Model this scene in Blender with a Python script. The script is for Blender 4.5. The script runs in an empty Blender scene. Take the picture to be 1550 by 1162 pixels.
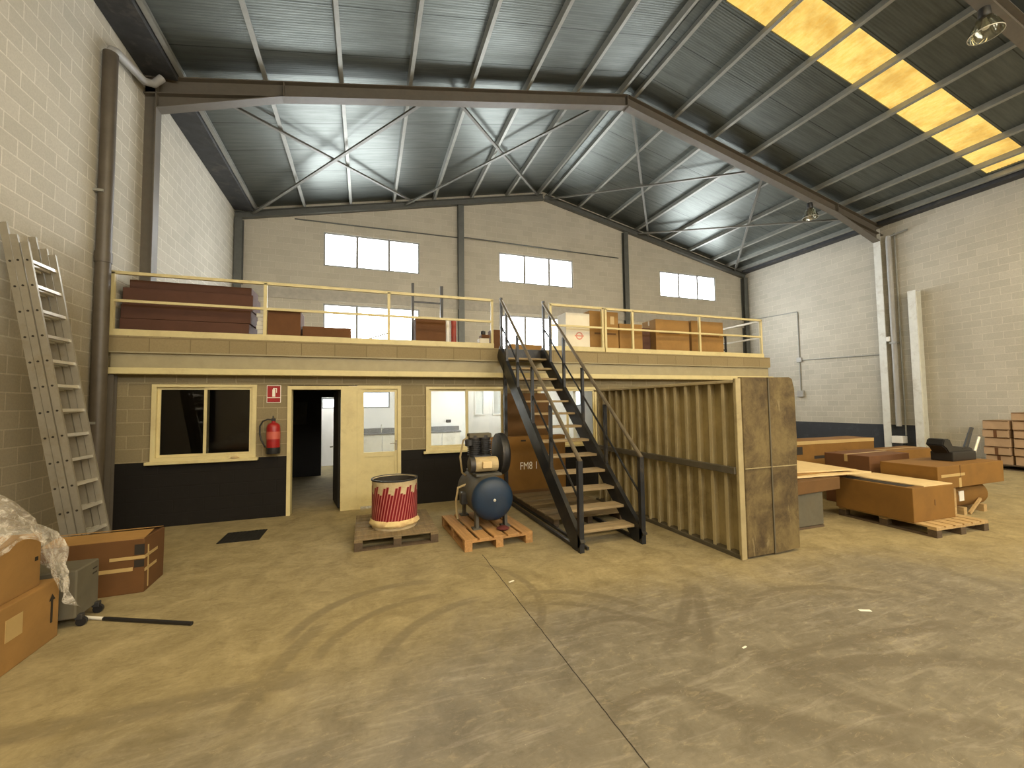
import bpy, bmesh, math, random
from mathutils import Vector, Matrix
random.seed(7)
scene = bpy.context.scene
COL = scene.collection
PI = math.pi

# ------------------------------------------------------------------ dimensions (metres)
XL, XR, XG = -3.66, 16.17, 6.255          # side walls, ridge
YOFF, YMEZ, YPOR, YBACK, YFRONT, YREAR = 7.82, 7.72, 8.65, 13.93, 3.66, -7.3
ZR, SLOPE = 9.80, 0.2133
ZDADO = 0.99
ZSLAB0, ZSLAB1 = 2.67, 2.91
XMEZ = 9.72

def roof_z(x):
    return ZR - SLOPE * abs(x - XG)

# ------------------------------------------------------------------ mesh helpers
def box(bm, x0, x1, y0, y1, z0, z1, M=None):
    vs = [bm.verts.new(Vector(c) if M is None else M @ Vector(c)) for c in
          ((x0, y0, z0), (x1, y0, z0), (x1, y1, z0), (x0, y1, z0), (x0, y0, z1), (x1, y0, z1), (x1, y1, z1), (x0, y1, z1))]
    return [bm.faces.new([vs[i] for i in q]) for q in
            ((0, 3, 2, 1), (4, 5, 6, 7), (0, 1, 5, 4), (1, 2, 6, 5), (2, 3, 7, 6), (3, 0, 4, 7))]

def bbox(x0, x1, y0, y1, z0, z1, bev=0.0, seg=1, M=None):
    bm = bmesh.new()
    box(bm, x0, x1, y0, y1, z0, z1)
    if bev:
        bmesh.ops.bevel(bm, geom=bm.edges[:], offset=bev, segments=seg, affect='EDGES', profile=0.7)
    if M is not None:
        bm.transform(M)
    return bm

def sweep(bm, prof, a, b, up=(0, 0, 1)):
    """extrude a closed 2D profile (side, up) from a to b"""
    a, b = Vector(a), Vector(b)
    d = (b - a).normalized()
    u = Vector(up)
    s = d.cross(u).normalized()
    u = s.cross(d).normalized()
    r0 = [bm.verts.new(a + s * p[0] + u * p[1]) for p in prof]
    r1 = [bm.verts.new(b + s * p[0] + u * p[1]) for p in prof]
    n = len(prof)
    for i in range(n):
        j = (i + 1) % n
        bm.faces.new((r0[i], r0[j], r1[j], r1[i]))
    bm.faces.new(r0[::-1])
    bm.faces.new(r1)

def swept(prof, a, b, up=(0, 0, 1)):
    bm = bmesh.new()
    sweep(bm, prof, a, b, up)
    bmesh.ops.recalc_face_normals(bm, faces=bm.faces[:])
    return bm

def rect(w, h):
    return [(-w / 2, -h / 2), (w / 2, -h / 2), (w / 2, h / 2), (-w / 2, h / 2)]

def isec(w, h, tf, tw):
    a, b, c = w / 2, h / 2, tw / 2
    return [(-a, -b), (a, -b), (a, -b + tf), (c, -b + tf), (c, b - tf), (a, b - tf), (a, b), (-a, b), (-a, b - tf), (-c, b - tf), (-c, -b + tf), (-a, -b + tf)]

def csec(w, h, t):
    a, b = w / 2, h / 2
    return [(-a, -b), (a, -b), (a, -b + t), (-a + t, -b + t), (-a + t, b - t), (a, b - t), (a, b), (-a, b)]

def circ(r, n=12):
    return [(r * math.cos(2 * PI * i / n), r * math.sin(2 * PI * i / n)) for i in range(n)]

def tube(bm, pts, r, n=10):
    """tube along a polyline with mitred joints"""
    pts = [Vector(p) for p in pts]
    rings = []
    ref = None
    for i, p in enumerate(pts):
        if i == 0:
            t = (pts[1] - p).normalized(); k = 1
        elif i == len(pts) - 1:
            t = (p - pts[i - 1]).normalized(); k = 1
        else:
            t0, t1 = (p - pts[i - 1]).normalized(), (pts[i + 1] - p).normalized()
            t = (t0 + t1).normalized(); k = 1
        if ref is None:
            ref = Vector((0, 0, 1)) if abs(t.z) < 0.9 else Vector((1, 0, 0))
        s = t.cross(ref).normalized(); u = s.cross(t).normalized(); ref = u
        rings.append([bm.verts.new(p + (s * math.cos(2 * PI * j / n) + u * math.sin(2 * PI * j / n)) * r) for j in range(n)])
    for a, b in zip(rings, rings[1:]):
        for j in range(n):
            bm.faces.new((a[j], a[(j + 1) % n], b[(j + 1) % n], b[j]))
    bm.faces.new(rings[0][::-1]); bm.faces.new(rings[-1])

def tubed(pts, r, n=10):
    bm = bmesh.new(); tube(bm, pts, r, n)
    bmesh.ops.recalc_face_normals(bm, faces=bm.faces[:])
    return bm

def lathe(prof, n=32, cap0=True, cap1=True):
    """profile [(r, z)] around the z axis"""
    bm = bmesh.new()
    rings = []
    for r, z in prof:
        if r < 1e-5:
            rings.append([bm.verts.new((0, 0, z))])
        else:
            rings.append([bm.verts.new((r * math.cos(2 * PI * j / n), r * math.sin(2 * PI * j / n), z)) for j in range(n)])
    for a, b in zip(rings, rings[1:]):
        for j in range(n):
            k = (j + 1) % n
            if len(a) == 1 and len(b) == 1:
                continue
            if len(a) == 1:
                bm.faces.new((a[0], b[k], b[j]))
            elif len(b) == 1:
                bm.faces.new((a[j], a[k], b[0]))
            else:
                bm.faces.new((a[j], a[k], b[k], b[j]))
    if cap0 and len(rings[0]) > 1:
        bm.faces.new(rings[0][::-1])
    if cap1 and len(rings[-1]) > 1:
        bm.faces.new(rings[-1])
    bmesh.ops.recalc_face_normals(bm, faces=bm.faces[:])
    return bm

def merge(*bms):
    out = bmesh.new()
    for b in bms:
        me = bpy.data.meshes.new('tmp'); b.to_mesh(me); b.free()
        out.from_mesh(me); bpy.data.meshes.remove(me)
    return out

def obj(name, bm, m, parent=None, smooth=False, loc=None):
    me = bpy.data.meshes.new(name)
    bm.to_mesh(me); bm.free()
    if smooth:
        for p in me.polygons:
            p.use_smooth = True
    ms = m if isinstance(m, (list, tuple)) else [m]
    for x in ms:
        me.materials.append(x)
    o = bpy.data.objects.new(name, me)
    COL.objects.link(o)
    if parent is not None:
        o.parent = parent
    if loc is not None:
        o.location = loc
    if smooth:
        try:
            me.set_sharp_from_angle(angle=math.radians(40))
        except Exception:
            pass
    return o

def tag(o, label, cat, group=None):
    o['label'] = label; o['category'] = cat
    if group:
        o['group'] = group
    return o

def thing(name, label, cat, loc=(0, 0, 0), rz=0.0, group=None):
    o = bpy.data.objects.new(name, None)
    o.empty_display_size = 0.1
    COL.objects.link(o)
    o.location = loc; o.rotation_euler = (0, 0, rz)
    return tag(o, label, cat, group)

def struct(name, bm, m, parent=None, smooth=False):
    o = obj(name, bm, m, parent, smooth)
    if parent is None:
        o['kind'] = 'structure'
    return o

def sempty(name, loc=(0, 0, 0)):
    o = bpy.data.objects.new(name, None)
    COL.objects.link(o); o.location = loc; o['kind'] = 'structure'
    return o

def copy_tree(o, parent=None):
    c = o.copy(); COL.objects.link(c)
    if parent is not None:
        c.parent = parent
    for ch in list(o.children):
        copy_tree(ch, c)
    return c

# ------------------------------------------------------------------ materials
class NT:
    def __init__(s, name):
        s.m = bpy.data.materials.new(name); s.m.use_nodes = True
        s.t = s.m.node_tree; s.t.nodes.clear()
        s.out = s.n('ShaderNodeOutputMaterial')
        s.b = s.n('ShaderNodeBsdfPrincipled')
        s.l(s.b.outputs[0], s.out.inputs[0])
    def n(s, typ, **kw):
        x = s.t.nodes.new(typ)
        for k, v in kw.items():
            setattr(x, k, v)
        return x
    def l(s, a, b):
        s.t.links.new(a, b)
    def setv(s, sock, v):
        if hasattr(v, 'links'):
            s.l(v, sock)
        elif isinstance(v, (tuple, list)):
            sock.default_value = tuple(v) + ((1,) if len(v) == 3 and sock.type == 'RGBA' else ())
        else:
            sock.default_value = v
    def math(s, op, a, b=0.0, c=0.0, clamp=False):
        x = s.n('ShaderNodeMath', operation=op, use_clamp=clamp)
        s.setv(x.inputs[0], a); s.setv(x.inputs[1], b); s.setv(x.inputs[2], c)
        return x.outputs[0]
    def mix(s, f, a, b, blend='MIX'):
        x = s.n('ShaderNodeMix', data_type='RGBA', blend_type=blend)
        s.setv(x.inputs[0], f); s.setv(x.inputs[6], a); s.setv(x.inputs[7], b)
        return x.outputs[2]
    def coord(s, which='Object'):
        return s.n('ShaderNodeTexCoord').outputs[which]
    def xyz(s, v):
        return s.n('ShaderNodeSeparateXYZ'), s.l
    def sep(s, v):
        x = s.n('ShaderNodeSeparateXYZ'); s.l(v, x.inputs[0]); return x.outputs
    def comb(s, a, b, c):
        x = s.n('ShaderNodeCombineXYZ')
        s.setv(x.inputs[0], a); s.setv(x.inputs[1], b); s.setv(x.inputs[2], c)
        return x.outputs[0]
    def noise(s, v, scale, detail=4, rough=0.6, dist=0.0):
        x = s.n('ShaderNodeTexNoise')
        s.l(v, x.inputs['Vector']); x.inputs['Scale'].default_value = scale
        x.inputs['Detail'].default_value = detail; x.inputs['Roughness'].default_value = rough
        x.inputs['Distortion'].default_value = dist
        return x.outputs['Fac']
    def ramp(s, f, a, b, inter='LINEAR'):
        x = s.n('ShaderNodeMapRange', interpolation_type='SMOOTHSTEP' if inter == 'S' else 'LINEAR')
        s.setv(x.inputs[0], f); x.inputs[1].default_value = a; x.inputs[2].default_value = b
        return x.outputs[0]
    def mapping(s, v, scale=(1, 1, 1), rot=(0, 0, 0), loc=(0, 0, 0)):
        x = s.n('ShaderNodeMapping'); s.l(v, x.inputs[0])
        x.inputs['Scale'].default_value = scale; x.inputs['Rotation'].default_value = rot; x.inputs['Location'].default_value = loc
        return x.outputs[0]
    def bump(s, h, strength=0.3, dist=0.01):
        x = s.n('ShaderNodeBump'); s.l(h, x.inputs['Height'])
        x.inputs['Strength'].default_value = strength; x.inputs['Distance'].default_value = dist
        s.l(x.outputs[0], s.b.inputs['Normal'])
    def base(s, c): s.setv(s.b.inputs['Base Color'], c)
    def rough(s, v): s.setv(s.b.inputs['Roughness'], v)
    def metal(s, v): s.setv(s.b.inputs['Metallic'], v)

def solid(name, c, rough=0.6, metal=0.0, var=0.12, scale=6.0, dirt=None, dirt_amt=0.5, spec=None, bump=0.0):
    t = NT(name)
    co = t.coord()
    f = t.noise(co, scale, 5, 0.65)
    lo = tuple(x * (1 - var) for x in c); hi = tuple(min(1, x * (1 + var)) for x in c)
    col = t.mix(t.ramp(f, 0.3, 0.7), lo, hi)
    if dirt:
        g = t.noise(co, scale * 0.45, 8, 0.7, 0.4)
        col = t.mix(t.math('MULTIPLY', t.ramp(g, 0.5, 0.68, 'S'), dirt_amt), col, dirt)
    t.base(col); t.rough(rough); t.metal(metal)
    if spec is not None:
        t.b.inputs['Specular IOR Level'].default_value = spec
    if bump:
        t.bump(t.noise(co, scale * 6, 4, 0.6), bump, 0.01)
    return t.m

def emit(name, c, strength):
    t = NT(name)
    t.t.nodes.remove(t.b)
    e = t.n('ShaderNodeEmission')
    e.inputs[0].default_value = tuple(c) + (1,); e.inputs[1].default_value = strength
    t.l(e.outputs[0], t.out.inputs[0])
    return t.m

def block_mat(name, axis, c1, c2, mort, dado=None, dado_z=ZDADO, dado_from=None, painted_shade=None, bw=0.4, bh=0.2):
    """hollow concrete block wall: axis 'x' or 'y' is the running direction"""
    t = NT(name)
    co = t.coord(); s = t.sep(co)
    run = s[0] if axis == 'x' else s[1]
    v = t.comb(run, s[2], 0.0)
    b = t.n('ShaderNodeTexBrick', offset=0.5)
    t.l(v, b.inputs['Vector'])
    b.inputs['Scale'].default_value = 1.0
    b.inputs['Brick Width'].default_value = bw; b.inputs['Row Height'].default_value = bh
    b.inputs['Mortar Size'].default_value = 0.009; b.inputs['Mortar Smooth'].default_value = 0.25
    b.inputs['Bias'].default_value = 0.0
    b.inputs['Color1'].default_value = tuple(c1) + (1,); b.inputs['Color2'].default_value = tuple(c2) + (1,)
    b.inputs['Mortar'].default_value = tuple(mort) + (1,)
    big = t.noise(co, 0.5, 5, 0.6, 0.3)
    fine = t.noise(co, 45.0, 3, 0.7)
    col = t.mix(t.ramp(big, 0.35, 0.7), b.outputs['Color'], t.mix(0.35, b.outputs['Color'], tuple(x * 0.55 for x in c1)))
    col = t.mix(t.math('MULTIPLY', t.ramp(fine, 0.35, 0.75), 0.35), col, tuple(x * 0.6 for x in c2))
    if painted_shade:  # shade put into the block colour, growing towards the floor
        z0, z1, dc = painted_shade
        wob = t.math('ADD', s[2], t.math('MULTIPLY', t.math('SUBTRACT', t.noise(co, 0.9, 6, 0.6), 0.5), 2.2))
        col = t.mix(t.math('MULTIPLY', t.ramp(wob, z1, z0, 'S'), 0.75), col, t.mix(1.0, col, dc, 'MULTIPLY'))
    h = t.math('ADD', t.math('MULTIPLY', b.outputs['Fac'], -1.0), t.math('MULTIPLY', fine, 0.25))
    if dado:
        msk = t.math('LESS_THAN', s[2], dado_z)
        if dado_from is not None:
            msk = t.math('MULTIPLY', msk, t.math('GREATER_THAN', run, dado_from))
        scuff = t.noise(co, 3.0, 8, 0.7)
        dc = t.mix(t.ramp(scuff, 0.55, 0.8), dado, tuple(x * 1.7 for x in dado))
        col = t.mix(msk, col, dc)
        t.rough(t.math('SUBTRACT', 0.92, t.math('MULTIPLY', msk, 0.12))); t.b.inputs['Specular IOR Level'].default_value = 0.3
    else:
        t.rough(0.92)
    t.base(col)
    t.bump(h, 0.5, 0.012)
    return t.m

ARCS = [(0.35, 3.46, 0.94, 0.10, -0.14, 4.27, 0.88), (0.57, 3.10, 0.93, 0.09, 0.04, 3.87, 0.74), (1.10, 2.77, 1.06, 0.10, 0.45, 3.60, 0.68),
        (0.41, 3.84, 1.13, 0.07, 1.54, 3.85, 0.96), (1.38, 2.79, 0.97, 0.08, 1.93, 3.57, 0.68), (1.23, 2.58, 0.99, 0.07, 1.87, 3.34, 0.69),
        (-1.05, 7.01, 5.45, 0.09, 2.59, 2.96, 0.71), (-2.3, 6.9, 6.43, 0.10, 2.72, 2.85, 0.70), (3.69, 1.82, 1.14, 0.08, 3.88, 2.94, 1.00),
        (1.71, -16.9, 19.15, 0.10, 3.53, 2.17, 1.02), (1.83, 2.51, 0.58, 0.09, 2.07, 3.04, 0.64), (1.63, 1.68, 0.55, 0.08, 1.75, 2.22, 0.51),
        (3.58, 2.18, 0.91, 0.12, 2.79, 1.74, 0.72), (-0.74, 21.83, 18.68, 0.16, -1.18, 3.16, 0.95), (2.89, 2.12, 3.67, 0.12, -0.57, 3.34, 0.67),
        (2.36, -1.24, 3.33, 0.14, 3.43, 1.91, 0.95), (9.0, 10.0, 10.65, 0.14, 2.28, 1.76, 0.6)]

def floor_mat():
    t = NT('dusty_concrete')
    co = t.coord(); s = t.sep(co)
    n1 = t.noise(co, 0.55, 7, 0.62, 0.5)
    n2 = t.noise(co, 3.2, 8, 0.7, 0.6)
    n3 = t.noise(co, 26.0, 5, 0.7)
    sw = t.noise(t.mapping(co, (0.8, 5.0, 1), (0, 0, 0.5)), 2.2, 6, 0.65, 1.2)
    tan = t.mix(t.ramp(n2, 0.3, 0.72), (0.215, 0.175, 0.09), (0.40, 0.335, 0.19))
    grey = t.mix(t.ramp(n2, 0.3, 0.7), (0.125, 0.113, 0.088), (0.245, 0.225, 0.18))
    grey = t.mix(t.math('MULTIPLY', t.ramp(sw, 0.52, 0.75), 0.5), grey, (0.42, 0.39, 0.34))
    # greyer, smoother patch near the camera, tan dust elsewhere (places in metres on the slab)
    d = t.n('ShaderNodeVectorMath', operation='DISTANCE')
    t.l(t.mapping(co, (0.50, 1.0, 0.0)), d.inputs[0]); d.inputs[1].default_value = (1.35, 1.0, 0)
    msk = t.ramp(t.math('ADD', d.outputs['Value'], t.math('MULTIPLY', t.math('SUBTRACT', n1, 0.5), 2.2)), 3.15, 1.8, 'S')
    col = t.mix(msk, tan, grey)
    trk = None
    for cx, cy, r, w, mx, my, h in ARCS:
        a = t.n('ShaderNodeVectorMath', operation='DISTANCE'); t.l(co, a.inputs[0]); a.inputs[1].default_value = (cx, cy, 0)
        b = t.n('ShaderNodeVectorMath', operation='DISTANCE'); t.l(co, b.inputs[0]); b.inputs[1].default_value = (mx, my, 0)
        q = t.ramp(t.math('ABSOLUTE', t.math('SUBTRACT', a.outputs['Value'], r)), w * 0.75, w * 0.3, 'S')
        q = t.math('MULTIPLY', q, t.ramp(b.outputs['Value'], h, h * 0.7, 'S'))
        trk = q if trk is None else t.math('MAXIMUM', trk, q)
    trk = t.math('MULTIPLY', trk, t.ramp(n2, 0.25, 0.6))
    col = t.mix(t.math('MULTIPLY', trk, 0.5), col, (0.085, 0.07, 0.05))
    # stains, pale flecks (stronger in the grey patch) and the slab joints
    st = t.noise(co, 1.3, 9, 0.75, 0.8)
    col = t.mix(t.math('MULTIPLY', t.ramp(st, 0.58, 0.7, 'S'), 0.4), col, (0.10, 0.08, 0.05))
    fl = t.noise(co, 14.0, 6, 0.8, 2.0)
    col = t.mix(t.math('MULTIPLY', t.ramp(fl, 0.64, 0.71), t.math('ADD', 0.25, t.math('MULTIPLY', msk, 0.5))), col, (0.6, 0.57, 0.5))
    n4 = t.noise(t.mapping(co, (1.0, 2.6, 1), (0, 0, -0.6)), 7.0, 8, 0.78, 0.8)
    col = t.mix(t.math('MULTIPLY', t.ramp(n4, 0.52, 0.70, 'S'), 0.38), col, (0.10, 0.08, 0.045))
    col = t.mix(t.math('MULTIPLY', t.ramp(n4, 0.47, 0.34, 'S'), 0.25), col, (0.50, 0.43, 0.28))
    col = t.mix(t.math('MULTIPLY', t.ramp(n3, 0.35, 0.7), 0.22), col, (0.12, 0.09, 0.05))
    wob = t.math('ADD', s[0], t.math('MULTIPLY', t.noise(co, 6.0, 3), 0.02))
    jx = t.math('MULTIPLY', t.math('LESS_THAN', t.math('ABSOLUTE', t.math('SUBTRACT', wob, 1.335)), 0.004), t.math('LESS_THAN', s[1], 4.9))
    jy = t.math('LESS_THAN', t.math('ABSOLUTE', t.math('SUBTRACT', s[1], 0.4)), 0.004)
    col = t.mix(t.math('MAXIMUM', jx, jy), col, (0.03, 0.025, 0.02))
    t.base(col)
    t.rough(t.math('SUBTRACT', t.math('ADD', 0.62, t.math('MULTIPLY', n2, 0.3)), t.math('MULTIPLY', msk, 0.24)))
    t.b.inputs['Specular IOR Level'].default_value = 0.4
    t.bump(t.math('ADD', t.math('MULTIPLY', n2, 0.5), n3), 0.25, 0.006)
    return t.m

def ceiling_mat():
    t = NT('roof_panel_metal')
    co = t.coord(); s = t.sep(co)
    saw = t.math('FRACT', t.math('MULTIPLY', s[1], 1.0))
    joint = t.math('LESS_THAN', saw, 0.018)
    rib = t.math('SINE', t.math('MULTIPLY', s[1], 2 * PI / 0.05))
    n = t.noise(t.mapping(co, (0.5, 6, 0.5)), 2.0, 6, 0.7)
    n2 = t.noise(co, 0.6, 4, 0.6)
    col = t.mix(t.ramp(n, 0.3, 0.7), (0.115, 0.128, 0.119), (0.178, 0.194, 0.182))
    col = t.mix(t.math('MULTIPLY', joint, 0.6), col, (0.02, 0.022, 0.022))
    t.base(col); t.metal(0.92)
    t.rough(t.math('ADD', 0.36, t.math('MULTIPLY', n2, 0.14)))
    t.bump(t.math('ADD', t.math('MULTIPLY', rib, 0.5), t.math('MULTIPLY', n, 0.5)), 0.25, 0.004)
    return t.m

def card_mat(name, c, dark=0.7):
    t = NT(name)
    co = t.coord()
    n = t.noise(co, 2.2, 6, 0.65, 0.5)
    fl = t.noise(t.mapping(co, (3, 3, 60)), 3.0, 3, 0.6)
    col = t.mix(t.ramp(n, 0.3, 0.75), tuple(x * dark for x in c), c)
    col = t.mix(t.math('MULTIPLY', t.ramp(fl, 0.4, 0.7), 0.18), col, tuple(x * 0.7 for x in c))
    t.base(col); t.rough(0.85)
    t.bump(fl, 0.12, 0.004)
    return t.m

def wood_mat(name, c, along='x'):
    t = NT(name)
    co = t.coord()
    sc = (0.6, 9, 9) if along == 'x' else (9, 0.6, 9)
    g = t.noise(t.mapping(co, sc), 3.0, 6, 0.6, 0.8)
    n = t.noise(co, 4, 5, 0.65)
    col = t.mix(t.ramp(g, 0.3, 0.7), tuple(x * 0.6 for x in c), c)
    col = t.mix(t.math('MULTIPLY', t.ramp(n, 0.5, 0.72), 0.5), col, tuple(x * 0.45 for x in c))
    t.base(col); t.rough(0.82); t.bump(g, 0.2, 0.004)
    return t.m

def skylight_mat(strength, pale=False):
    t = NT('pale_fill_sheet' if pale else 'yellowed_fibreglass_sheet')
    t.t.nodes.remove(t.b)
    co = t.coord()
    n = t.noise(t.mapping(co, (9, 2.2, 1)), 2.0, 6, 0.65, 0.3)
    n2 = t.noise(co, 1.6, 5, 0.6)
    col = t.mix(t.ramp(n, 0.36, 0.7), (1.0, 0.79, 0.42) if pale else (1.0, 0.74, 0.21), (1.0, 0.73, 0.35) if pale else (1.0, 0.60, 0.12))
    col = t.mix(t.math('MULTIPLY', t.ramp(n2, 0.42, 0.68), 0.6), col, (0.8, 0.6, 0.3) if pale else (0.55, 0.26, 0.04))
    e = t.n('ShaderNodeEmission'); t.l(col, e.inputs[0]); e.inputs[1].default_value = strength
    t.l(e.outputs[0], t.out.inputs[0])
    return t.m

def glass_mat(name, tint=(0.9, 0.95, 0.95), mixv=0.12):
    t = NT(name)
    t.t.nodes.remove(t.b)
    a = t.n('ShaderNodeBsdfTransparent'); a.inputs[0].default_value = tuple(tint) + (1,)
    g = t.n('ShaderNodeBsdfGlossy'); g.inputs['Roughness'].default_value = 0.05
    f = t.n('ShaderNodeMixShader'); f.inputs[0].default_value = mixv
    t.l(a.outputs[0], f.inputs[1]); t.l(g.outputs[0], f.inputs[2]); t.l(f.outputs[0], t.out.inputs[0])
    return t.m

def plastic_mat():
    t = NT('crumpled_clear_film')
    b = t.b
    co = t.coord()
    n = t.noise(co, 9, 6, 0.7, 1.5)
    t.base(t.mix(n, (0.78, 0.74, 0.66), (0.95, 0.92, 0.86)))
    t.rough(0.14)
    b.inputs['Alpha'].default_value = 1.0
    tr = t.n('ShaderNodeBsdfTransparent'); mx = t.n('ShaderNodeMixShader')
    t.setv(mx.inputs[0], t.math('ADD', 0.14, t.math('MULTIPLY', t.ramp(n, 0.45, 0.66), 0.45)))
    t.l(tr.outputs[0], mx.inputs[1]); t.l(b.outputs[0], mx.inputs[2]); t.l(mx.outputs[0], t.out.inputs[0])
    t.bump(n, 0.45, 0.03)
    return t.m

def rust_panel_mat():
    t = NT('cement_stained_steel_plate')
    co = t.coord()
    n1 = t.noise(co, 2.0, 10, 0.72, 0.35)
    n2 = t.noise(co, 9.0, 8, 0.75, 0.3)
    n3 = t.noise(t.mapping(co, (3, 3, 0.7)), 3.0, 7, 0.7, 0.5)
    col = t.mix(t.ramp(n1, 0.38, 0.62, 'S'), (0.05, 0.031, 0.011), (0.16, 0.118, 0.048))
    col = t.mix(t.math('MULTIPLY', t.ramp(n2, 0.45, 0.7), 0.6), col, (0.10, 0.068, 0.027))
    col = t.mix(t.math('MULTIPLY', t.ramp(n3, 0.6, 0.68, 'S'), 0.5), col, (0.26, 0.21, 0.11))
    t.base(col); t.rough(0.78); t.bump(n2, 0.3, 0.006)
    return t.m

def drum_mat():
    """cream tin with red rays: streaks and a jagged upper edge run round the drum"""
    t = NT('red_ray_printed_tin')
    co = t.coord(); s = t.sep(co)
    ang = t.math('MULTIPLY', t.math('ARCTAN2', s[1], s[0]), 1 / (2 * PI))
    # three tooth sets along the circumference: sheared stripes, each step a little taller
    a = t.math('MULTIPLY', t.math('SUBTRACT', ang, t.math('MULTIPLY', s[2], 0.10)), 48.0)
    stripe = t.math('FRACT', a)
    lines = t.ramp(t.math('ABSOLUTE', t.math('SUBTRACT', stripe, 0.5)), 0.26, 0.40)
    tooth = t.math('FRACT', t.math('MULTIPLY', t.math('FLOOR', a), 0.25))
    top = t.math('ADD', 0.43, t.math('MULTIPLY', t.math('PINGPONG', t.math('ADD', tooth, 0.1), 0.5), 0.36))
    inred = t.math('MULTIPLY', t.math('LESS_THAN', s[2], top), t.math('GREATER_THAN', s[2], 0.115))
    d = t.noise(co, 7, 6, 0.7)
    red = t.mix(lines, (0.21, 0.006, 0.015), (0.50, 0.17, 0.16))
    cream = t.mix(t.ramp(d, 0.4, 0.7), (0.62, 0.52, 0.34), (0.46, 0.36, 0.2))
    col = t.mix(inred, cream, red)
    t.base(col); t.rough(0.45)
    return t.m

M = {}
M['floor'] = floor_mat()
M['ceiling'] = ceiling_mat()
WB1, WB2, WMO = (0.575, 0.545, 0.465), (0.50, 0.475, 0.40), (0.62, 0.585, 0.50)
M['wall_l'] = block_mat('block_left', 'y', WB1, WB2, (0.74, 0.705, 0.62), painted_shade=(2.2, 4.4, (0.36, 0.29, 0.17)))  # mezzanine's shadow on the lower wall painted into the colour
M['wall_r'] = block_mat('block_right', 'y', WB1, WB2, (0.66, 0.62, 0.53), dado=(0.045, 0.05, 0.06), dado_from=7.75)
M['wall_b'] = block_mat('block_back', 'x', (0.63, 0.585, 0.485), (0.56, 0.52, 0.425), (0.68, 0.63, 0.54))
M['wall_o'] = block_mat('block_office', 'x', (0.30, 0.25, 0.15), (0.25, 0.205, 0.12), (0.38, 0.32, 0.2), dado=(0.0085, 0.007, 0.006))
M['fascia'] = block_mat('block_fascia', 'x', (0.33, 0.265, 0.15), (0.29, 0.23, 0.125), (0.22, 0.17, 0.09), bw=0.52, bh=0.24)
M['wall_rear'] = block_mat('block_rear', 'x', WB1, WB2, WMO)
M['cream'] = solid('cream_paint', (0.62, 0.54, 0.29), 0.5, var=0.06, dirt=(0.42, 0.33, 0.17), dirt_amt=0.35)
M['white_paint'] = solid('white_paint', (0.72, 0.70, 0.62), 0.5, var=0.05, dirt=(0.4, 0.34, 0.22), dirt_amt=0.3)
M['grey_frame'] = solid('grey_window_frame', (0.32, 0.33, 0.33), 0.6, var=0.04)
M['beam_shade_paint'] = solid('beam_shade_paint', (0.34, 0.30, 0.19), 0.55, var=0.08)  # darker copy of the cream: recess shade painted on web and top flange
M['frame_steel'] = solid('portal_paint', (0.12, 0.105, 0.083), 0.5, var=0.1, dirt=(0.14, 0.10, 0.07), dirt_amt=0.4)
M['galv'] = solid('galvanised', (0.30, 0.305, 0.28), 0.45, metal=0.35, var=0.1)
M['galv_col'] = solid('galvanised_column', (0.68, 0.69, 0.65), 0.5, metal=0.1, var=0.06, dirt=(0.35, 0.3, 0.22), dirt_amt=0.35)
M['grey_steel'] = solid('grey_steel', (0.13, 0.135, 0.125), 0.5, metal=0.3, var=0.12)
M['brace'] = solid('brace_steel', (0.19, 0.19, 0.175), 0.5, metal=0.4, var=0.12)
M['gutter'] = solid('gutter_dark', (0.035, 0.037, 0.042), 0.6, var=0.25, dirt=(0.16, 0.15, 0.13), dirt_amt=0.35)
M['brown_pipe'] = solid('brown_downpipe', (0.085, 0.07, 0.052), 0.45, var=0.15)
M['grey_pipe'] = solid('grey_plastic', (0.36, 0.355, 0.34), 0.45, var=0.06)
M['white_plastic'] = solid('white_plastic', (0.78, 0.77, 0.73), 0.4, var=0.03)
M['black'] = solid('black_plastic', (0.012, 0.012, 0.014), 0.45, var=0.2)
M['navy'] = solid('stair_black_paint', (0.010, 0.012, 0.017), 0.42, var=0.25, dirt=(0.12, 0.10, 0.07), dirt_amt=0.35)
M['rail_steel'] = solid('worn_handrail', (0.20, 0.17, 0.125), 0.35, metal=0.4, var=0.2)
M['tread'] = wood_mat('worn_tread', (0.36, 0.27, 0.15))
M['card'] = card_mat('cardboard', (0.235, 0.115, 0.020))
M['card_light'] = card_mat('cardboard_light', (0.36, 0.20, 0.06))
M['card_dark'] = card_mat('cardboard_dark', (0.15, 0.075, 0.022))
M['card_old'] = card_mat('cardboard_red_brown', (0.15, 0.062, 0.020))
M['card_grey'] = solid('grey_board', (0.105, 0.095, 0.068), 0.8, var=0.12, dirt=(0.1, 0.08, 0.05))
M['card_brown'] = card_mat('cardboard_umber', (0.105, 0.045, 0.028), 0.75)
M['card_deep'] = card_mat('cardboard_deep_brown', (0.135, 0.058, 0.014))
M['card_pink'] = card_mat('cardboard_pinkish', (0.50, 0.34, 0.21))
M['board'] = solid('pale_board', (0.66, 0.51, 0.28), 0.7, var=0.06)
M['tape'] = solid('packing_tape', (0.45, 0.32, 0.14), 0.35, var=0.05)
M['paper'] = solid('white_paper', (0.82, 0.80, 0.74), 0.7, var=0.03)
M['white_carton'] = solid('white_carton', (0.72, 0.68, 0.58), 0.7, var=0.05)
M['ink'] = solid('black_ink', (0.02, 0.015, 0.01), 0.8, var=0.1)
M['wood_new'] = wood_mat('pallet_pine', (0.50, 0.28, 0.11), 'y')
M['wood_old'] = wood_mat('pallet_weathered', (0.25, 0.185, 0.10), 'x')
M['wood_dark'] = wood_mat('pallet_dark', (0.11, 0.075, 0.045), 'x')
M['wood_pale'] = wood_mat('pallet_pale', (0.52, 0.36, 0.17), 'y')
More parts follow.
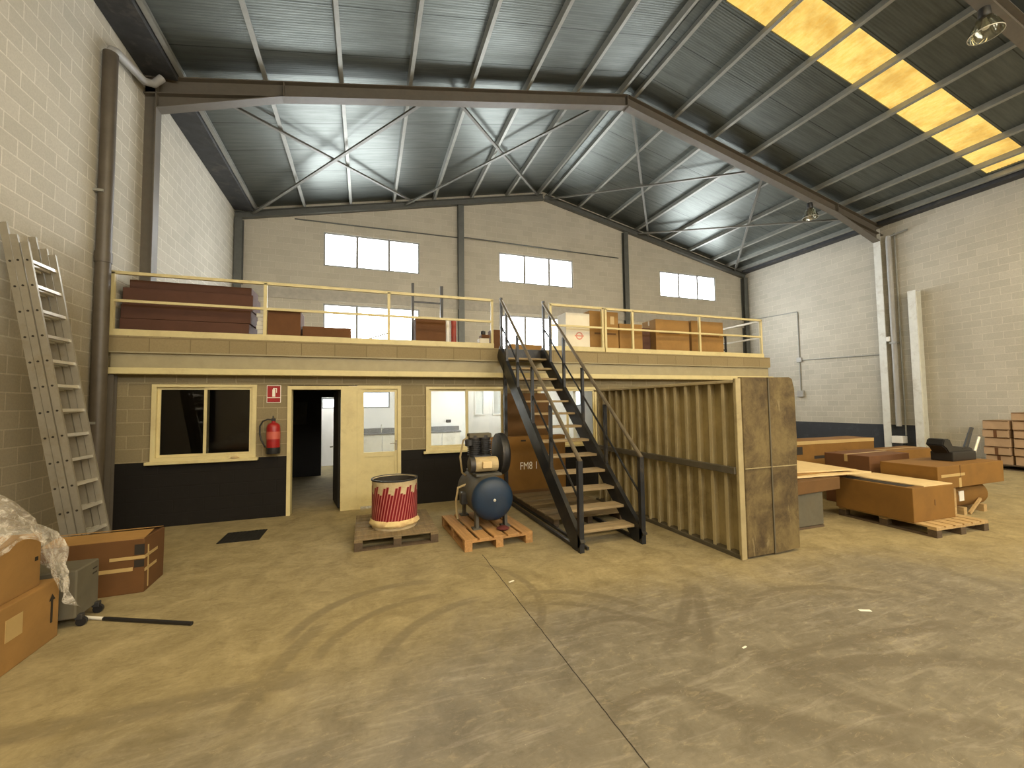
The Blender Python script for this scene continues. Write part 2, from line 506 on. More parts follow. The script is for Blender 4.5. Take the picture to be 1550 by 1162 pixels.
M['alu'] = solid('aluminium', (0.34, 0.315, 0.26), 0.42, metal=0.5, var=0.1, dirt=(0.25, 0.2, 0.12), dirt_amt=0.4)
M['alu_edge'] = solid('aluminium_rung', (0.66, 0.64, 0.58), 0.35, metal=0.55, var=0.06)
M['red'] = solid('fire_red', (0.30, 0.012, 0.014), 0.35, var=0.15)
M['red_dark'] = solid('rust_red', (0.30, 0.04, 0.02), 0.5, var=0.2)
M['rag'] = solid('oily_rag', (0.09, 0.015, 0.014), 0.8, var=0.3)
M['blue'] = solid('compressor_blue', (0.007, 0.024, 0.058), 0.5, var=0.2, dirt=(0.06, 0.06, 0.055), dirt_amt=0.25)
M['dusty_blue'] = solid('compressor_dusty', (0.085, 0.08, 0.066), 0.7, var=0.2, dirt=(0.04, 0.06, 0.09), dirt_amt=0.5)
M['cast'] = solid('cast_iron', (0.035, 0.036, 0.04), 0.5, metal=0.3, var=0.3, dirt=(0.16, 0.12, 0.08), dirt_amt=0.35)
M['motor'] = solid('motor_tan', (0.48, 0.38, 0.21), 0.5, var=0.15, dirt=(0.15, 0.1, 0.05), dirt_amt=0.5)
M['skip'] = solid('skip_steel', (0.36, 0.30, 0.165), 0.62, metal=0.1, var=0.2, scale=3, dirt=(0.10, 0.075, 0.04), dirt_amt=0.5)
M['skip_rib'] = solid('skip_rib_steel', (0.44, 0.37, 0.22), 0.55, metal=0.1, var=0.15, scale=3, dirt=(0.16, 0.12, 0.06), dirt_amt=0.4)
M['skip_rail'] = solid('skip_rail_steel', (0.09, 0.078, 0.055), 0.6, var=0.2)
M['rust_panel'] = rust_panel_mat()
M['drum'] = drum_mat()
M['sack'] = solid('cream_paper_wrap', (0.68, 0.54, 0.27), 0.75, var=0.12, dirt=(0.36, 0.10, 0.05), dirt_amt=0.5, scale=7)
M['dark_void'] = solid('drum_inside', (0.03, 0.025, 0.02), 0.8, var=0.2)
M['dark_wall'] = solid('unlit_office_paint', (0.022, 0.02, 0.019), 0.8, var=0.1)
M['tile'] = solid('white_tile', (0.80, 0.80, 0.78), 0.35, var=0.03)
M['room_white'] = solid('office_white_paint', (0.80, 0.79, 0.76), 0.7, var=0.03)
M['counter'] = solid('grey_worktop', (0.20, 0.20, 0.20), 0.4, var=0.3, scale=30)
M['glass'] = glass_mat('window_glass', (0.95, 0.97, 0.97), 0.05)
M['dark_glass'] = glass_mat('dusty_dark_glass', (0.55, 0.55, 0.55), 0.05)
M['grate'] = solid('black_grate', (0.010, 0.010, 0.010), 0.7, var=0.1)
M['slab'] = solid('slab_concrete', (0.45, 0.42, 0.36), 0.85, var=0.12)
M['plastic'] = plastic_mat()
M['day'] = emit('overcast_daylight_pane', (0.95, 0.985, 1.0), 11.5)
M['day_office'] = emit('office_daylight_pane', (0.93, 0.98, 1.0), 6.0)
M['fill_rear'] = emit('rear_fill_pane', (1.0, 0.97, 0.90), 9.0)
M['sky'] = skylight_mat(0.78)
M['sky_fill'] = skylight_mat(15.0, True)
M['bell'] = glass_mat('prismatic_glass', (0.75, 0.75, 0.68), 0.3)
M['bulb'] = solid('lamp_bulb_white', (0.75, 0.75, 0.7), 0.3, var=0.02)

# ------------------------------------------------------------------ room shell
def wall_sheet(us, zs, holes, top=None, thick=0.2, axis='x', at=0.0, outward=1):
    """flat wall with rectangular openings. us/zs: extra break lines. holes: (u0,u1,z0,z1). top(u): sloping head."""
    us = sorted(set([round(u, 4) for u in us] + [round(h[i], 4) for h in holes for i in (0, 1)]))
    zs = sorted(set([round(z, 4) for z in zs] + [round(h[i], 4) for h in holes for i in (2, 3)]))
    bm = bmesh.new(); cache = {}
    def vert(u, z):
        k = (round(u, 4), round(z, 4))
        if k not in cache:
            cache[k] = bm.verts.new((u, at, z) if axis == 'x' else (at, u, z))
        return cache[k]
    for u0, u1 in zip(us, us[1:]):
        for i, (z0, z1) in enumerate(zip(zs, zs[1:])):
            um, zm = (u0 + u1) / 2, (z0 + z1) / 2
            if any(h[0] < um < h[1] and h[2] < zm < h[3] for h in holes):
                continue
            za, zb = z1, z1
            if top and i == len(zs) - 2:
                za, zb = top(u0), top(u1)
            bm.faces.new((vert(u0, z0), vert(u1, z0), vert(u1, zb), vert(u0, za)))
    r = bmesh.ops.extrude_face_region(bm, geom=bm.faces[:])
    off = Vector((0, thick * outward, 0)) if axis == 'x' else Vector((thick * outward, 0, 0))
    bmesh.ops.translate(bm, verts=[v for v in r['geom'] if isinstance(v, bmesh.types.BMVert)], vec=off)
    bmesh.ops.recalc_face_normals(bm, faces=bm.faces[:])
    return bm

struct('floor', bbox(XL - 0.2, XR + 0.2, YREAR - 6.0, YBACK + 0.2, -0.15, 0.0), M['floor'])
UPWIN = [(-1.28, 1.67), (4.48, 7.46), (11.51, 14.49)]
ZU0, ZU1, ZL0, ZL1 = 6.21, 7.29, 3.62, 5.02
OFFWIN = [(-1.30, -0.84, 1.74, 2.08), (-0.19, 0.72, 1.74, 2.28), (7.05, 7.72, 1.72, 2.30)]
bh = [(a, b, ZU0, ZU1) for a, b in UPWIN] + [(a, b, ZL0, ZL1) for a, b in UPWIN] + OFFWIN
struct('wall_back', wall_sheet([XL, XG, XR], [0, 7.45, 7.5], bh, top=lambda u: roof_z(u) + 0.02, axis='x', at=YBACK), M['wall_b'])
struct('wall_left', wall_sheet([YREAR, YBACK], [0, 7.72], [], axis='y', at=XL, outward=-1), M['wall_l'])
struct('wall_right', wall_sheet([YREAR, YBACK], [0, 7.72], [], axis='y', at=XR, outward=1), M['wall_r'])
REAR_FILL = (-1.5, 14.0, 4.9, 6.9)  # unseen window band, added behind the camera to light the hall
struct('wall_front', wall_sheet([XL, XG, XR], [0, 7.4, 7.5], [REAR_FILL], top=lambda u: roof_z(u) + 0.02, axis='x', at=YREAR, outward=-1), M['wall_rear'])

# roof: two slopes, with openings for the translucent strips
SKY_Y = [(5.06, 5.90), (-0.22, 0.62), (-5.5, -4.66)]
SKY_X = {'R': (XG + 0.42, 15.66), 'L': (-3.1, XG - 0.42)}
def slope_sheet(side):
    x_e, x_r = (XR + 0.2, XG) if side == 'R' else (XL - 0.2, XG)
    a, b = SKY_X[side]
    xs = sorted([x_e, x_r, a, b]); ys = sorted([YREAR - 0.2, YBACK + 0.2] + [y for p in SKY_Y for y in p])
    bm = bmesh.new(); c = {}
    def v(x, y):
        if (x, y) not in c:
            c[(x, y)] = bm.verts.new((x, y, roof_z(x)))
        return c[(x, y)]
    for x0, x1 in zip(xs, xs[1:]):
        for y0, y1 in zip(ys, ys[1:]):
            if any(abs(p[0] - y0) < 1e-6 for p in SKY_Y) and not (side == 'L' and y0 > 4) and abs(x0 - min(a, b)) < 1e-6:
                continue
            bm.faces.new((v(x0, y0), v(x1, y0), v(x1, y1), v(x0, y1)))
    r = bmesh.ops.extrude_face_region(bm, geom=bm.faces[:])
    bmesh.ops.translate(bm, verts=[q for q in r['geom'] if isinstance(q, bmesh.types.BMVert)], vec=(0, 0, 0.06))
    bmesh.ops.recalc_face_normals(bm, faces=bm.faces[:])
    return bm
struct('ceiling', slope_sheet('L'), M['ceiling'])
struct('ceiling', slope_sheet('R'), M['ceiling'])

def corrugated(x0, x1, y0, y1):
    n = 14
    bm = bmesh.new(); rows = []
    for i in range(n * 2 + 1):
        y = y0 + (y1 - y0) * i / (n * 2)
        dz = 0.03 + (0.012 if i % 2 else 0.0)
        rows.append([bm.verts.new((x, y, roof_z(x) + dz)) for x in (x0, x1)])
    for a, b in zip(rows, rows[1:]):
        bm.faces.new((a[0], a[1], b[1], b[0]))
    return bm
first = True
for y0, y1 in SKY_Y:
    for side in ('R', 'L'):
        if side == 'L' and y0 > 4:
            continue
        x0, x1 = SKY_X[side]
        if first:
            o = obj('skylight', corrugated(x0, x1, y0, y1), M['sky'])
            tag(o, 'yellowed translucent skylight strip glowing across the dark roof slope', 'skylight')
            first = False
        else:
            o = struct('window_2%d' % len([1 for q in bpy.data.objects if q.name.startswith('window_2')]), corrugated(x0, x1, y0, y1), M['sky_fill'])  # unseen strips behind the camera, added as light for the hall

# ------------------------------------------------------------------ glazing of the gable wall
def window(n, x0, x1, z0, z1, y, npane, mat, frame=M['grey_frame'], fw=0.05, pane_back=0.06):
    w = sempty('window_%d' % n, (0, 0, 0))
    bm = bmesh.new()
    d0, d1 = y + 0.02, y + 0.10
    box(bm, x0, x1, d0, d1, z0, z0 + fw); box(bm, x0, x1, d0, d1, z1 - fw, z1)
    box(bm, x0, x0 + fw, d0, d1, z0 + fw, z1 - fw); box(bm, x1 - fw, x1, d0, d1, z0 + fw, z1 - fw)
    for i in range(1, npane):
        x = x0 + (x1 - x0) * i / npane
        box(bm, x - fw * 0.8, x + fw * 0.8, d0, d1, z0 + fw, z1 - fw)
    obj('window_frame', bm, frame, w)
    for i in range(npane):
        a = x0 + (x1 - x0) * i / npane + fw / 2; b = x0 + (x1 - x0) * (i + 1) / npane - fw / 2
        obj('pane', bbox(a, b, y + pane_back, y + pane_back + 0.01, z0 + fw * 0.8, z1 - fw * 0.8), mat, w)
    return w
for i, (a, b) in enumerate(UPWIN):
    window(1 + i, a, b, ZU0, ZU1, YBACK, 3, M['day'])
    window(4 + i, a, b, ZL0, ZL1, YBACK, 3, M['day'])
for i, (a, b, z0, z1) in enumerate(OFFWIN):
    window(7 + i, a, b, z0, z1, YBACK, 1, M['day_office'])
w_ = sempty('window_17')
for k in range(5):
    xa = REAR_FILL[0] + 3.1 * k
    obj('pane', bbox(xa + 0.04, xa + 3.06, YREAR - 0.06, YREAR - 0.05, REAR_FILL[2] + 0.04, REAR_FILL[3] - 0.04), M['fill_rear'], w_)
    obj('window_frame', bbox(xa - 0.04, xa + 0.04, YREAR - 0.1, YREAR - 0.02, REAR_FILL[2], REAR_FILL[3]), M['grey_frame'], w_)
# concrete ring beam across the gable wall
struct('trim_1', bbox(XL, XR, YBACK - 0.03, YBACK, 5.10, 5.42), M['slab'])

# ------------------------------------------------------------------ office block under the mezzanine
W1 = (-3.10, -1.70, 0.99, 2.18)
W2 = (1.05, 2.62, 0.95, 2.15)
W3 = (3.30, 4.70, 0.95, 2.15)
D1 = (-1.24, -0.15, 0.0, 2.16)
D2 = (-0.15, 0.60, 0.0, 2.19)
struct('wall_office', wall_sheet([XL, XMEZ], [0, ZSLAB0], [W1, W2, W3, (D1[0], D2[1], 0.0, 2.17)], axis='x', at=YOFF, thick=0.14), M['wall_o'])
struct('wall_office_end', bbox(XMEZ - 0.14, XMEZ, YOFF + 0.14, YBACK, 0, ZSLAB0), M['wall_o'])
struct('mezzanine_slab', bbox(XL, XMEZ, YMEZ + 0.12, YBACK, ZSLAB0, ZSLAB1), M['slab'])
struct('trim_2', bbox(XL + 0.02, XMEZ + 0.02, YMEZ, YMEZ + 0.12, ZSLAB0, ZSLAB1), M['fascia'])
# rooms behind the windows
PX = -0.30
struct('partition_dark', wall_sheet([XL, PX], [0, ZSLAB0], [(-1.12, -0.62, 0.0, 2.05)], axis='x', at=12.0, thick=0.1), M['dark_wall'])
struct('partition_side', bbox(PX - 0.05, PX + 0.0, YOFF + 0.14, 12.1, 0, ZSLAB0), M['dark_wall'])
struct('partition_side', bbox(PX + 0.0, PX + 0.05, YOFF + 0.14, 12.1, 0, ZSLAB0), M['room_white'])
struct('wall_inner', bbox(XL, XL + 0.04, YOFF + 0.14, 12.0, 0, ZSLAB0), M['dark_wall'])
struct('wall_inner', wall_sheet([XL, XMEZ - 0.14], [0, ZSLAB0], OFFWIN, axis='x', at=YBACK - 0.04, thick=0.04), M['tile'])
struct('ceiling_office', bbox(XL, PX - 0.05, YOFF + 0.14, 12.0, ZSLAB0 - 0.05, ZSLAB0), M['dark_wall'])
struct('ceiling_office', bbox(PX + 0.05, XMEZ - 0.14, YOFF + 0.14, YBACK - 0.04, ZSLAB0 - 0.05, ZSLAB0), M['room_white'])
# white partition with two narrow lights, seen through the kitchen window
PW = [(2.43, 2.68, 1.55, 2.16), (2.88, 3.14, 1.55, 2.16)]
pt = wall_sheet([2.22, 4.20], [0, 2.62], PW, axis='x', at=9.6, thick=0.07)
struct('partition_white', pt, M['room_white'])
struct('partition_cross', bbox(4.20, 4.28, YOFF + 0.14, YBACK - 0.04, 0, 2.62), M['room_white'])
for k, (a, b, z0, z1) in enumerate(PW):
    w = sempty('window_%d' % (14 + k))
    f = bmesh.new()
    for q in ((a, b, z0, z0 + 0.03), (a, b, z1 - 0.03, z1), (a, a + 0.03, z0 + 0.03, z1 - 0.03), (b - 0.03, b, z0 + 0.03, z1 - 0.03)):
        box(f, q[0], q[1], 9.58, 9.68, q[2], q[3])
    obj('window_frame', f, M['white_plastic'], w)
    obj('pane', bbox(a + 0.03, b - 0.03, 9.63, 9.64, z0 + 0.03, z1 - 0.03), M['glass'], w)
M['tube'] = emit('fill_tube', (1.0, 0.98, 0.93), 95.0)  # unseen battens added to brighten the office rooms
for x, y, l, lab in ((1.0, 10.6, 1.5, 'added fluorescent fill batten on the kitchen ceiling, out of view'), (2.9, 8.7, 0.85, 'short added fluorescent fill batten in front of the white partition'), (3.0, 12.2, 1.5, 'added fluorescent fill batten behind the white partition'), (6.6, 10.6, 1.5, 'added fluorescent fill batten in the far office room'), (-1.1, 13.0, 0.8, 'short added fluorescent fill batten in the back passage')):
    fl = thing('ceiling_fill_light', lab, 'lamp', (x, y, ZSLAB0 - 0.05))
    obj('batten_body', bbox(-l / 2, l / 2, -0.05, 0.05, -0.05, 0.0), M['white_plastic'], fl)
    obj('tube', bbox(-l / 2 + 0.05, l / 2 - 0.05, -0.03, 0.03, -0.085, -0.05), M['tube'], fl)
# kitchen units along the far wall
kc = thing('kitchen_counter', 'white base units under a grey worktop in the lit kitchen behind the glazed door', 'kitchen counter', (1.4, 13.55, 0))
obj('carcass', bbox(-1.55, 1.55, 0.0, 0.32, 0.08, 0.92), M['room_white'], kc)
obj('plinth', bbox(-1.55, 1.55, 0.05, 0.32, 0.0, 0.08), M['counter'], kc)
for i in range(5):
    obj('door', bbox(-1.54 + i * 0.62, -1.54 + i * 0.62 + 0.595, -0.02, 0.0, 0.10, 0.90, 0.004), M['white_paint'], kc)
obj('worktop', bbox(-1.57, 1.57, -0.05, 0.33, 0.92, 0.96, 0.004), M['counter'], kc)
obj('splashback', bbox(-1.57, 1.57, 0.31, 0.335, 0.96, 1.10), M['counter'], kc)
tp = thing('kitchen_tap', 'chrome mixer tap standing on the kitchen worktop', 'tap', (0.45, 13.72, 0.961))
obj('spout', tubed([(0, 0, 0), (0, 0, 0.2), (0, -0.05, 0.25), (0, -0.14, 0.24), (0, -0.16, 0.2)], 0.013, 8), M['alu_edge'], tp, True)
obj('lever', tubed([(0.0, 0, 0.1), (0.07, 0, 0.14)], 0.008, 6), M['alu_edge'], tp, True)
tag(obj('wall_socket', bbox(2.54, 2.70, 13.865, 13.89, 1.22, 1.32, 0.005), M['cast']), 'small dark socket box on the white kitchen wall behind the office window', 'socket')
tag(obj('wall_mounted_board', bbox(-2.75, -2.05, 11.95, 12.0, 1.15, 1.78, 0.01), M['card_grey']), 'dim grey board on the wall of the unlit office', 'board')
tag(obj('wall_mounted_board', bbox(-1.98, -1.45, 11.95, 12.0, 1.35, 1.95, 0.01), M['cast']), 'dark grey board beside the inner doorway of the unlit office', 'board')

def slide_window(n, W, y, glass, sill=True):
    x0, x1, z0, z1 = W
    w = sempty('window_%d' % n)
    f = bmesh.new(); t = 0.06
    a, b = y - 0.03, y + 0.07
    box(f, x0, x1, a, b, z0, z0 + t); box(f, x0, x1, a, b, z1 - t * 0.7, z1)
    box(f, x0, x0 + t, a, b, z0 + t, z1 - t * 0.7); box(f, x1 - t, x1, a, b, z0 + t, z1 - t * 0.7)
    obj('window_frame', f, M['cream'], w)
    xm = (x0 + x1) / 2
    for k, (p, q, yy) in enumerate(((x0 + t, xm + 0.03, y + 0.035), (xm - 0.03, x1 - t, y + 0.005))):
        s = bmesh.new(); e = 0.04
        za, zb = z0 + t, z1 - t * 0.7
        for r in ((p, q, za, za + e), (p, q, zb - e, zb), (p, p + e, za + e, zb - e), (q - e, q, za + e, zb - e)):
            box(s, r[0], r[1], yy - 0.013, yy + 0.013, r[2], r[3])
        so = obj('sash', s, M['cream'], w)
        obj('pane', bbox(p + e, q - e, yy - 0.003, yy + 0.003, za + e, zb - e), glass, so)
    if sill:
        obj('window_sill', bbox(x0 - 0.05, x1 + 0.04, y - 0.09, y + 0.0, z0 - 0.04, z0 + 0.005, 0.006), M['cream'], w)
    return w
slide_window(10, W1, YOFF, M['dark_glass'])
slide_window(11, W2, YOFF, M['glass'])
slide_window(12, W3, YOFF, M['glass'])

# doors
d1 = sempty('door_1')
f = bmesh.new()
box(f, -1.25, -1.19, YOFF - 0.02, YOFF + 0.16, 0, 2.16); box(f, -1.19, -0.42, YOFF - 0.02, YOFF + 0.16, 2.10, 2.16)
obj('door_frame', f, M['cream'], d1)
obj('door_post', bbox(-0.42, -0.15, YOFF - 0.02, YOFF + 0.16, 0, 2.16, 0.004), M['cream'], d1)
ang = math.radians(100)
hm = Matrix.Translation((-0.47, YOFF + 0.16, 0.02)) @ Matrix.Rotation(ang, 4, 'Z')
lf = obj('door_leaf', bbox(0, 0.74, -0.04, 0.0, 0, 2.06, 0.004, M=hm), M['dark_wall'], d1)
obj('door_handle', tubed([hm @ Vector(p) for p in ((0.66, 0.0, 1.02), (0.66, 0.06, 1.02), (0.54, 0.06, 1.02))], 0.011, 8), M['galv'], lf, True)
d2 = sempty('door_2')
f = bmesh.new()
box(f, -0.15, -0.09, YOFF - 0.02, YOFF + 0.1, 0, 2.17); box(f, 0.54, 0.60, YOFF - 0.02, YOFF + 0.1, 0, 2.17); box(f, -0.09, 0.54, YOFF - 0.02, YOFF + 0.1, 2.11, 2.17)
obj('door_frame', f, M['cream'], d2)
f = bmesh.new()
for q in ((-0.09, -0.04, 0.04, 2.11), (0.49, 0.54, 0.04, 2.11), (-0.04, 0.49, 0.04, 0.13), (-0.04, 0.49, 0.90, 0.98), (-0.04, 0.49, 2.06, 2.11)):
    box(f, q[0], q[1], YOFF + 0.01, YOFF + 0.06, q[2], q[3])
lf = obj('door_leaf', f, M['cream'], d2)
obj('lower_panel', bbox(-0.045, 0.495, YOFF + 0.025, YOFF + 0.045, 0.125, 0.905), M['cream'], d2)
obj('pane', bbox(-0.045, 0.495, YOFF + 0.03, YOFF + 0.036, 0.975, 2.065), M['glass'], d2)
obj('door_handle', merge(bbox(0.50, 0.53, YOFF - 0.005, YOFF + 0.01, 1.0, 1.18), tubed([(0.515, YOFF, 1.13), (0.515, YOFF - 0.05, 1.13), (0.41, YOFF - 0.05, 1.13)], 0.01, 8)), M['alu'], d2)

# ------------------------------------------------------------------ steel portal frames and gable steel
def portal(y, label):
    p = thing('portal_frame', label, 'steel frame', (XG, y, 0))
    hw = XG - XL
    fw, D = 0.20, 0.30
    ridge = ZR - 0.14
    for s in (-1, 1):
        xo = s * (hw + 0.06); xi = s * (hw - 0.20)
        xm = (xo + xi) / 2
        obj('column', swept(isec(fw, abs(xo - xi), 0.018, 0.012), (xm, 0, 0), (xm, 0, 7.45), up=(1, 0, 0)), M['galv_col'] if s > 0 else M['frame_steel'], p)
        # rafter as web + flanges following the slope
        def zt(x): return ridge - SLOPE * abs(x)
        for nm, w_, za, zb in (('rafter', fw, None, None),):
            a = Vector((0, 0, ridge - D / 2)); b = Vector((s * (hw + 0.02), 0, zt(hw + 0.02) - D / 2))
            obj('rafter', swept(isec(fw, D, 0.018, 0.012), a, b), M['frame_steel'], p)
        # tapered haunch: web plate and bottom flange
        x0, x1 = s * (hw - 2.15), s * (hw - 0.20)
        bm = bmesh.new()
        z0t, z1t = zt(x0) - D + 0.01, zt(x1) - D + 0.01
        z1b = 7.04
        q = [(x0, z0t), (x1, z1t), (x1, z1b)]
        fr = [bm.verts.new((x, -0.006, z)) for x, z in q]; bk = [bm.verts.new((x, 0.006, z)) for x, z in q]
        bm.faces.new(fr); bm.faces.new(bk[::-1])
        for i in range(3):
            bm.faces.new((fr[i], bk[i], bk[(i + 1) % 3], fr[(i + 1) % 3]))
        sweep(bm, rect(fw, 0.018), (x0, 0, z0t), (x1, 0, z1b))
        bmesh.ops.recalc_face_normals(bm, faces=bm.faces[:])
        obj('haunch', bm, M['frame_steel'], p)
        obj('stiffener', bbox(x0 - 0.008, x0 + 0.008, -fw / 2, fw / 2, z0t - 0.0, zt(x0) - 0.01), M['frame_steel'], p)
    obj('ridge_plate', bbox(-0.012, 0.012, -fw / 2, fw / 2, ridge - D - 0.05, ridge + 0.0), M['frame_steel'], p)
    return p
portal(YPOR, 'grey brown steel portal frame spanning the hall just behind the mezzanine edge')
portal(YFRONT, 'steel portal frame near the camera, its rafter cutting the top right corner')

PUR_L = [-3.12, -1.82, -0.50, 0.83, 2.15, 3.47, 4.79, 6.03]
PUR_R = [6.48, 7.72, 9.03, 10.35, 11.66, 12.99, 14.24, 15.08, 15.75]
ORD = ['first', 'second', 'third', 'fourth', 'fifth', 'sixth', 'seventh', 'eighth', 'ninth']
for bay, (y0, y1) in (('the bay over the mezzanine', (YPOR, YBACK)), ('the bay with the yellow skylight', (YFRONT, YPOR))):
    for side, xs in (('left', PUR_L), ('right', PUR_R)):
        for i, x in enumerate(xs):
            k = i if side == 'left' else len(xs) - 1 - i
            s = SLOPE if side == 'left' else -SLOPE
            up = Vector((-s, 0, 1)).normalized()
            zc = roof_z(x) - 0.072
            o = obj('roof_purlin', swept(csec(0.075, 0.14, 0.012), (0, -(y1 - y0) / 2, 0), (0, (y1 - y0) / 2, 0), up=up), M['galv'], loc=(x, (y0 + y1) / 2, zc))
            tag(o, '%s roof purlin up from the %s wall in %s' % (ORD[k], side, bay), 'purlin', 'purlins of the %s slope in %s' % (side, bay))

def bar(name, a, b, w, h, mat, label, cat, group=None, up=(0, 0, 1), prof=None):
    a, b = Vector(a), Vector(b); c = (a + b) / 2
    o = obj(name, swept(prof or rect(w, h), a - c, b - c, up), mat, loc=c)
    return tag(o, label, cat, group)
def below(x, y, d): return (x, y, roof_z(x) - d)
XB = [((-2.9, 8.75), (1.5, 13.80), 'brace running from the left knee of the frame, first crossing from the left wall'),
      ((1.3, 8.75), (-3.2, 13.80), 'brace running to the back left corner, first crossing from the left wall'),
      ((1.8, 8.75), (6.0, 13.80), 'brace running up to the back ridge, left of the ridge'),
      ((5.7, 8.75), (1.2, 13.80), 'brace running down from the frame ridge to the left gable column'),
      ((6.5, 8.75), (10.9, 13.80), 'brace falling from the frame ridge to the right gable column'),
      ((10.8, 8.75), (6.5, 13.80), 'brace rising to the back ridge, right of the ridge'),
      ((11.1, 8.75), (15.5, 13.80), 'brace falling to the back right corner, last crossing from the left wall'),
      ((14.9, 8.75), (10.4, 13.80), 'brace running from the right knee of the frame, last crossing from the left wall')]
for i, (a, b, d) in enumerate(XB):
    dd = 0.19 + (0.05 if i % 2 else 0.0)
    A, B = below(a[0], a[1], dd), below(b[0], b[1], dd)
    bar('roof_brace', A, B, 0.07, 0.045, M['brace'], 'steel ' + d, 'brace', 'diagonal braces under the roof over the mezzanine')
for x, n in ((3.07, 'left'), (9.79, 'right')):
    o = obj('gable_column', swept(isec(0.20, 0.16, 0.014, 0.01), (0, 0, 0), (0, 0, roof_z(x) - 0.385 - ZSLAB1), up=(0, 1, 0)), M['grey_steel'], loc=(x, YBACK - 0.085, ZSLAB1))
    if n == 'right':
        o.location.z = ZSLAB1
    tag(o, 'grey steel column on the back wall, the %s' % ('one between the first and middle window pairs' if n == 'left' else 'one between the middle and last window pairs'), 'column', 'gable wall columns')
for x, n in ((XL + 0.12, 'left'), (XR - 0.12, 'right')):
    o = obj('corner_column', swept(isec(0.20, 0.2, 0.014, 0.01), (0, 0, 0), (0, 0, roof_z(x) - 0.36 - (ZSLAB1 if n == 'left' else 0)), up=(0, 1, 0)), M['grey_steel'], loc=(x, YBACK - 0.105, ZSLAB1 if n == 'left' else 0))
    tag(o, 'dark steel column in the back %s corner of the hall' % n, 'column', 'corner columns')
for s, n in ((-1, 'left'), (1, 'right')):
    xe = XL + 0.02 if s < 0 else XR - 0.02
    bar('gable_rafter', (xe, YBACK - 0.09, roof_z(xe) - 0.25), (XG + s * 0.035, YBACK - 0.09, ZR - 0.257), 0.16, 0.2, M['grey_steel'],
        'grey steel rafter along the head of the back wall, %s of the ridge' % n, 'rafter', 'gable rafters', prof=isec(0.16, 0.20, 0.014, 0.01))

# gutters, pipes
for s, n in ((-1, 'left'), (1, 'right')):
    xw = XL if s < 0 else XR
    for y0, y1, bn in ((YPOR + 0.1, YBACK - 0.2, 'over the mezzanine'), (YFRONT + 0.1, YPOR - 0.1, 'in front of the mezzanine')):
        wd = 0.50 if s < 0 else 0.30
        x0, x1 = sorted((xw - s * 0.005, xw - s * wd))
        zt = roof_z(xw) - 0.015 - (0 if s < 0 else 0.02)
        pr = [(x0, zt - 0.10), (x1, zt - 0.10), (x1, zt + (0.0)), (x1 - 0.01, zt), (x1 - 0.01, zt - 0.09), (x0 + 0.01, zt - 0.09), (x0 + 0.01, zt), (x0, zt)]
        bm = bmesh.new()
        r0 = [bm.verts.new((x, y0, z)) for x, z in pr]; r1 = [bm.verts.new((x, y1, z)) for x, z in pr]
        for i in range(8):
            bm.faces.new((r0[i], r0[(i + 1) % 8], r1[(i + 1) % 8], r1[i]))
        bm.faces.new(r0); bm.faces.new(r1[::-1])
        bmesh.ops.recalc_face_normals(bm, faces=bm.faces[:])
        tag(obj('eaves_gutter', bm, M['gutter']), 'dark stained eaves gutter along the %s wall head %s' % (n, bn), 'gutter', 'eaves gutters')

dp = thing('downpipe', 'thick dark brown downpipe down the left block wall beside the mezzanine', 'downpipe', (-3.56, 7.42, 0))
obj('pipe', tubed([(0, 0, 0.0), (0, 0, 7.02)], 0.088, 20), M['brown_pipe'], dp, True)
obj('socket_collar', tubed([(0, 0, 3.9), (0, 0, 4.05)], 0.098, 20), M['brown_pipe'], dp, True)
obj('elbow', tubed([(0, 0, 7.0), (0, 0.04, 7.10), (0, 0.14, 7.16), (0.02, 0.9, 7.30), (0.10, 1.02, 7.36), (0.2, 1.06, 7.52)], 0.06, 14), M['grey_pipe'], dp, True)
for z in (1.6, 4.9):
    obj('bracket', bbox(-0.10, 0.02, -0.10, 0.10, z, z + 0.035), M['galv'], dp)
rp = thing('downpipe', 'grey downpipe beside the galvanised column on the right block wall', 'downpipe', (16.02, 8.36, 0))
obj('pipe', tubed([(0, 0, 0.95), (0, 0, 7.0), (0, -0.02, 7.12)], 0.07, 16), M['grey_pipe'], rp, True)
obj('thin_conduit', tubed([(0.09, -0.13, 0.66), (0.09, -0.13, 7.2)], 0.022, 8), M['galv'], rp, True)
obj('outlet_branch', tubed([(0, 0, 6.95), (-0.02, -0.05, 7.1), (0.04, -0.5, 7.15)], 0.03, 8), M['galv'], rp, True)
obj('bracket', bbox(-0.09, 0.13, -0.085, 0.085, 3.6, 3.65), M['galv'], rp)
eb = thing('electrical_box', 'white electrical box at the foot of the right wall downpipe', 'electrical box', (16.0, 8.37, 0.42))  # plain electrical box, no socket
obj('housing', bbox(-0.10, 0.15, -0.15, 0.15, 0, 0.22, 0.01), M['white_plastic'], eb)
obj('lower_box', bbox(-0.08, 0.15, -0.13, 0.13, -0.28, 0.0, 0.01), M['cast'], eb)
tag(obj('electric_sensor', bbox(15.93, 16.08, 8.432, 8.53, 3.68, 3.84, 0.02, 2), M['white_plastic']), 'small white sensor box clipped beside the right downpipe', 'sensor box')
cd = thing('cable_conduit', 'thin grey conduit zigzagging down the right block wall to a small box', 'conduit', (16.15, 11.54, 0))
obj('drop_run', tubed([(0, 2.0, 5.42), (0, 0.03, 5.33), (0, 0.0, 5.3), (0, 0.0, 2.15)], 0.02, 8), M['galv'], cd, True)
obj('cross_run', tubed([(0, 0.0, 3.40), (0, -2.7, 3.30)], 0.018, 8), M['galv'], cd, True)
obj('junction_box', bbox(-0.05, 0.02, -0.1, 0.1, 3.32, 3.5, 0.01), M['grey_pipe'], cd)
obj('switch_box', bbox(-0.07, 0.02, -0.12, 0.12, 1.95, 2.2, 0.01), M['grey_pipe'], cd)
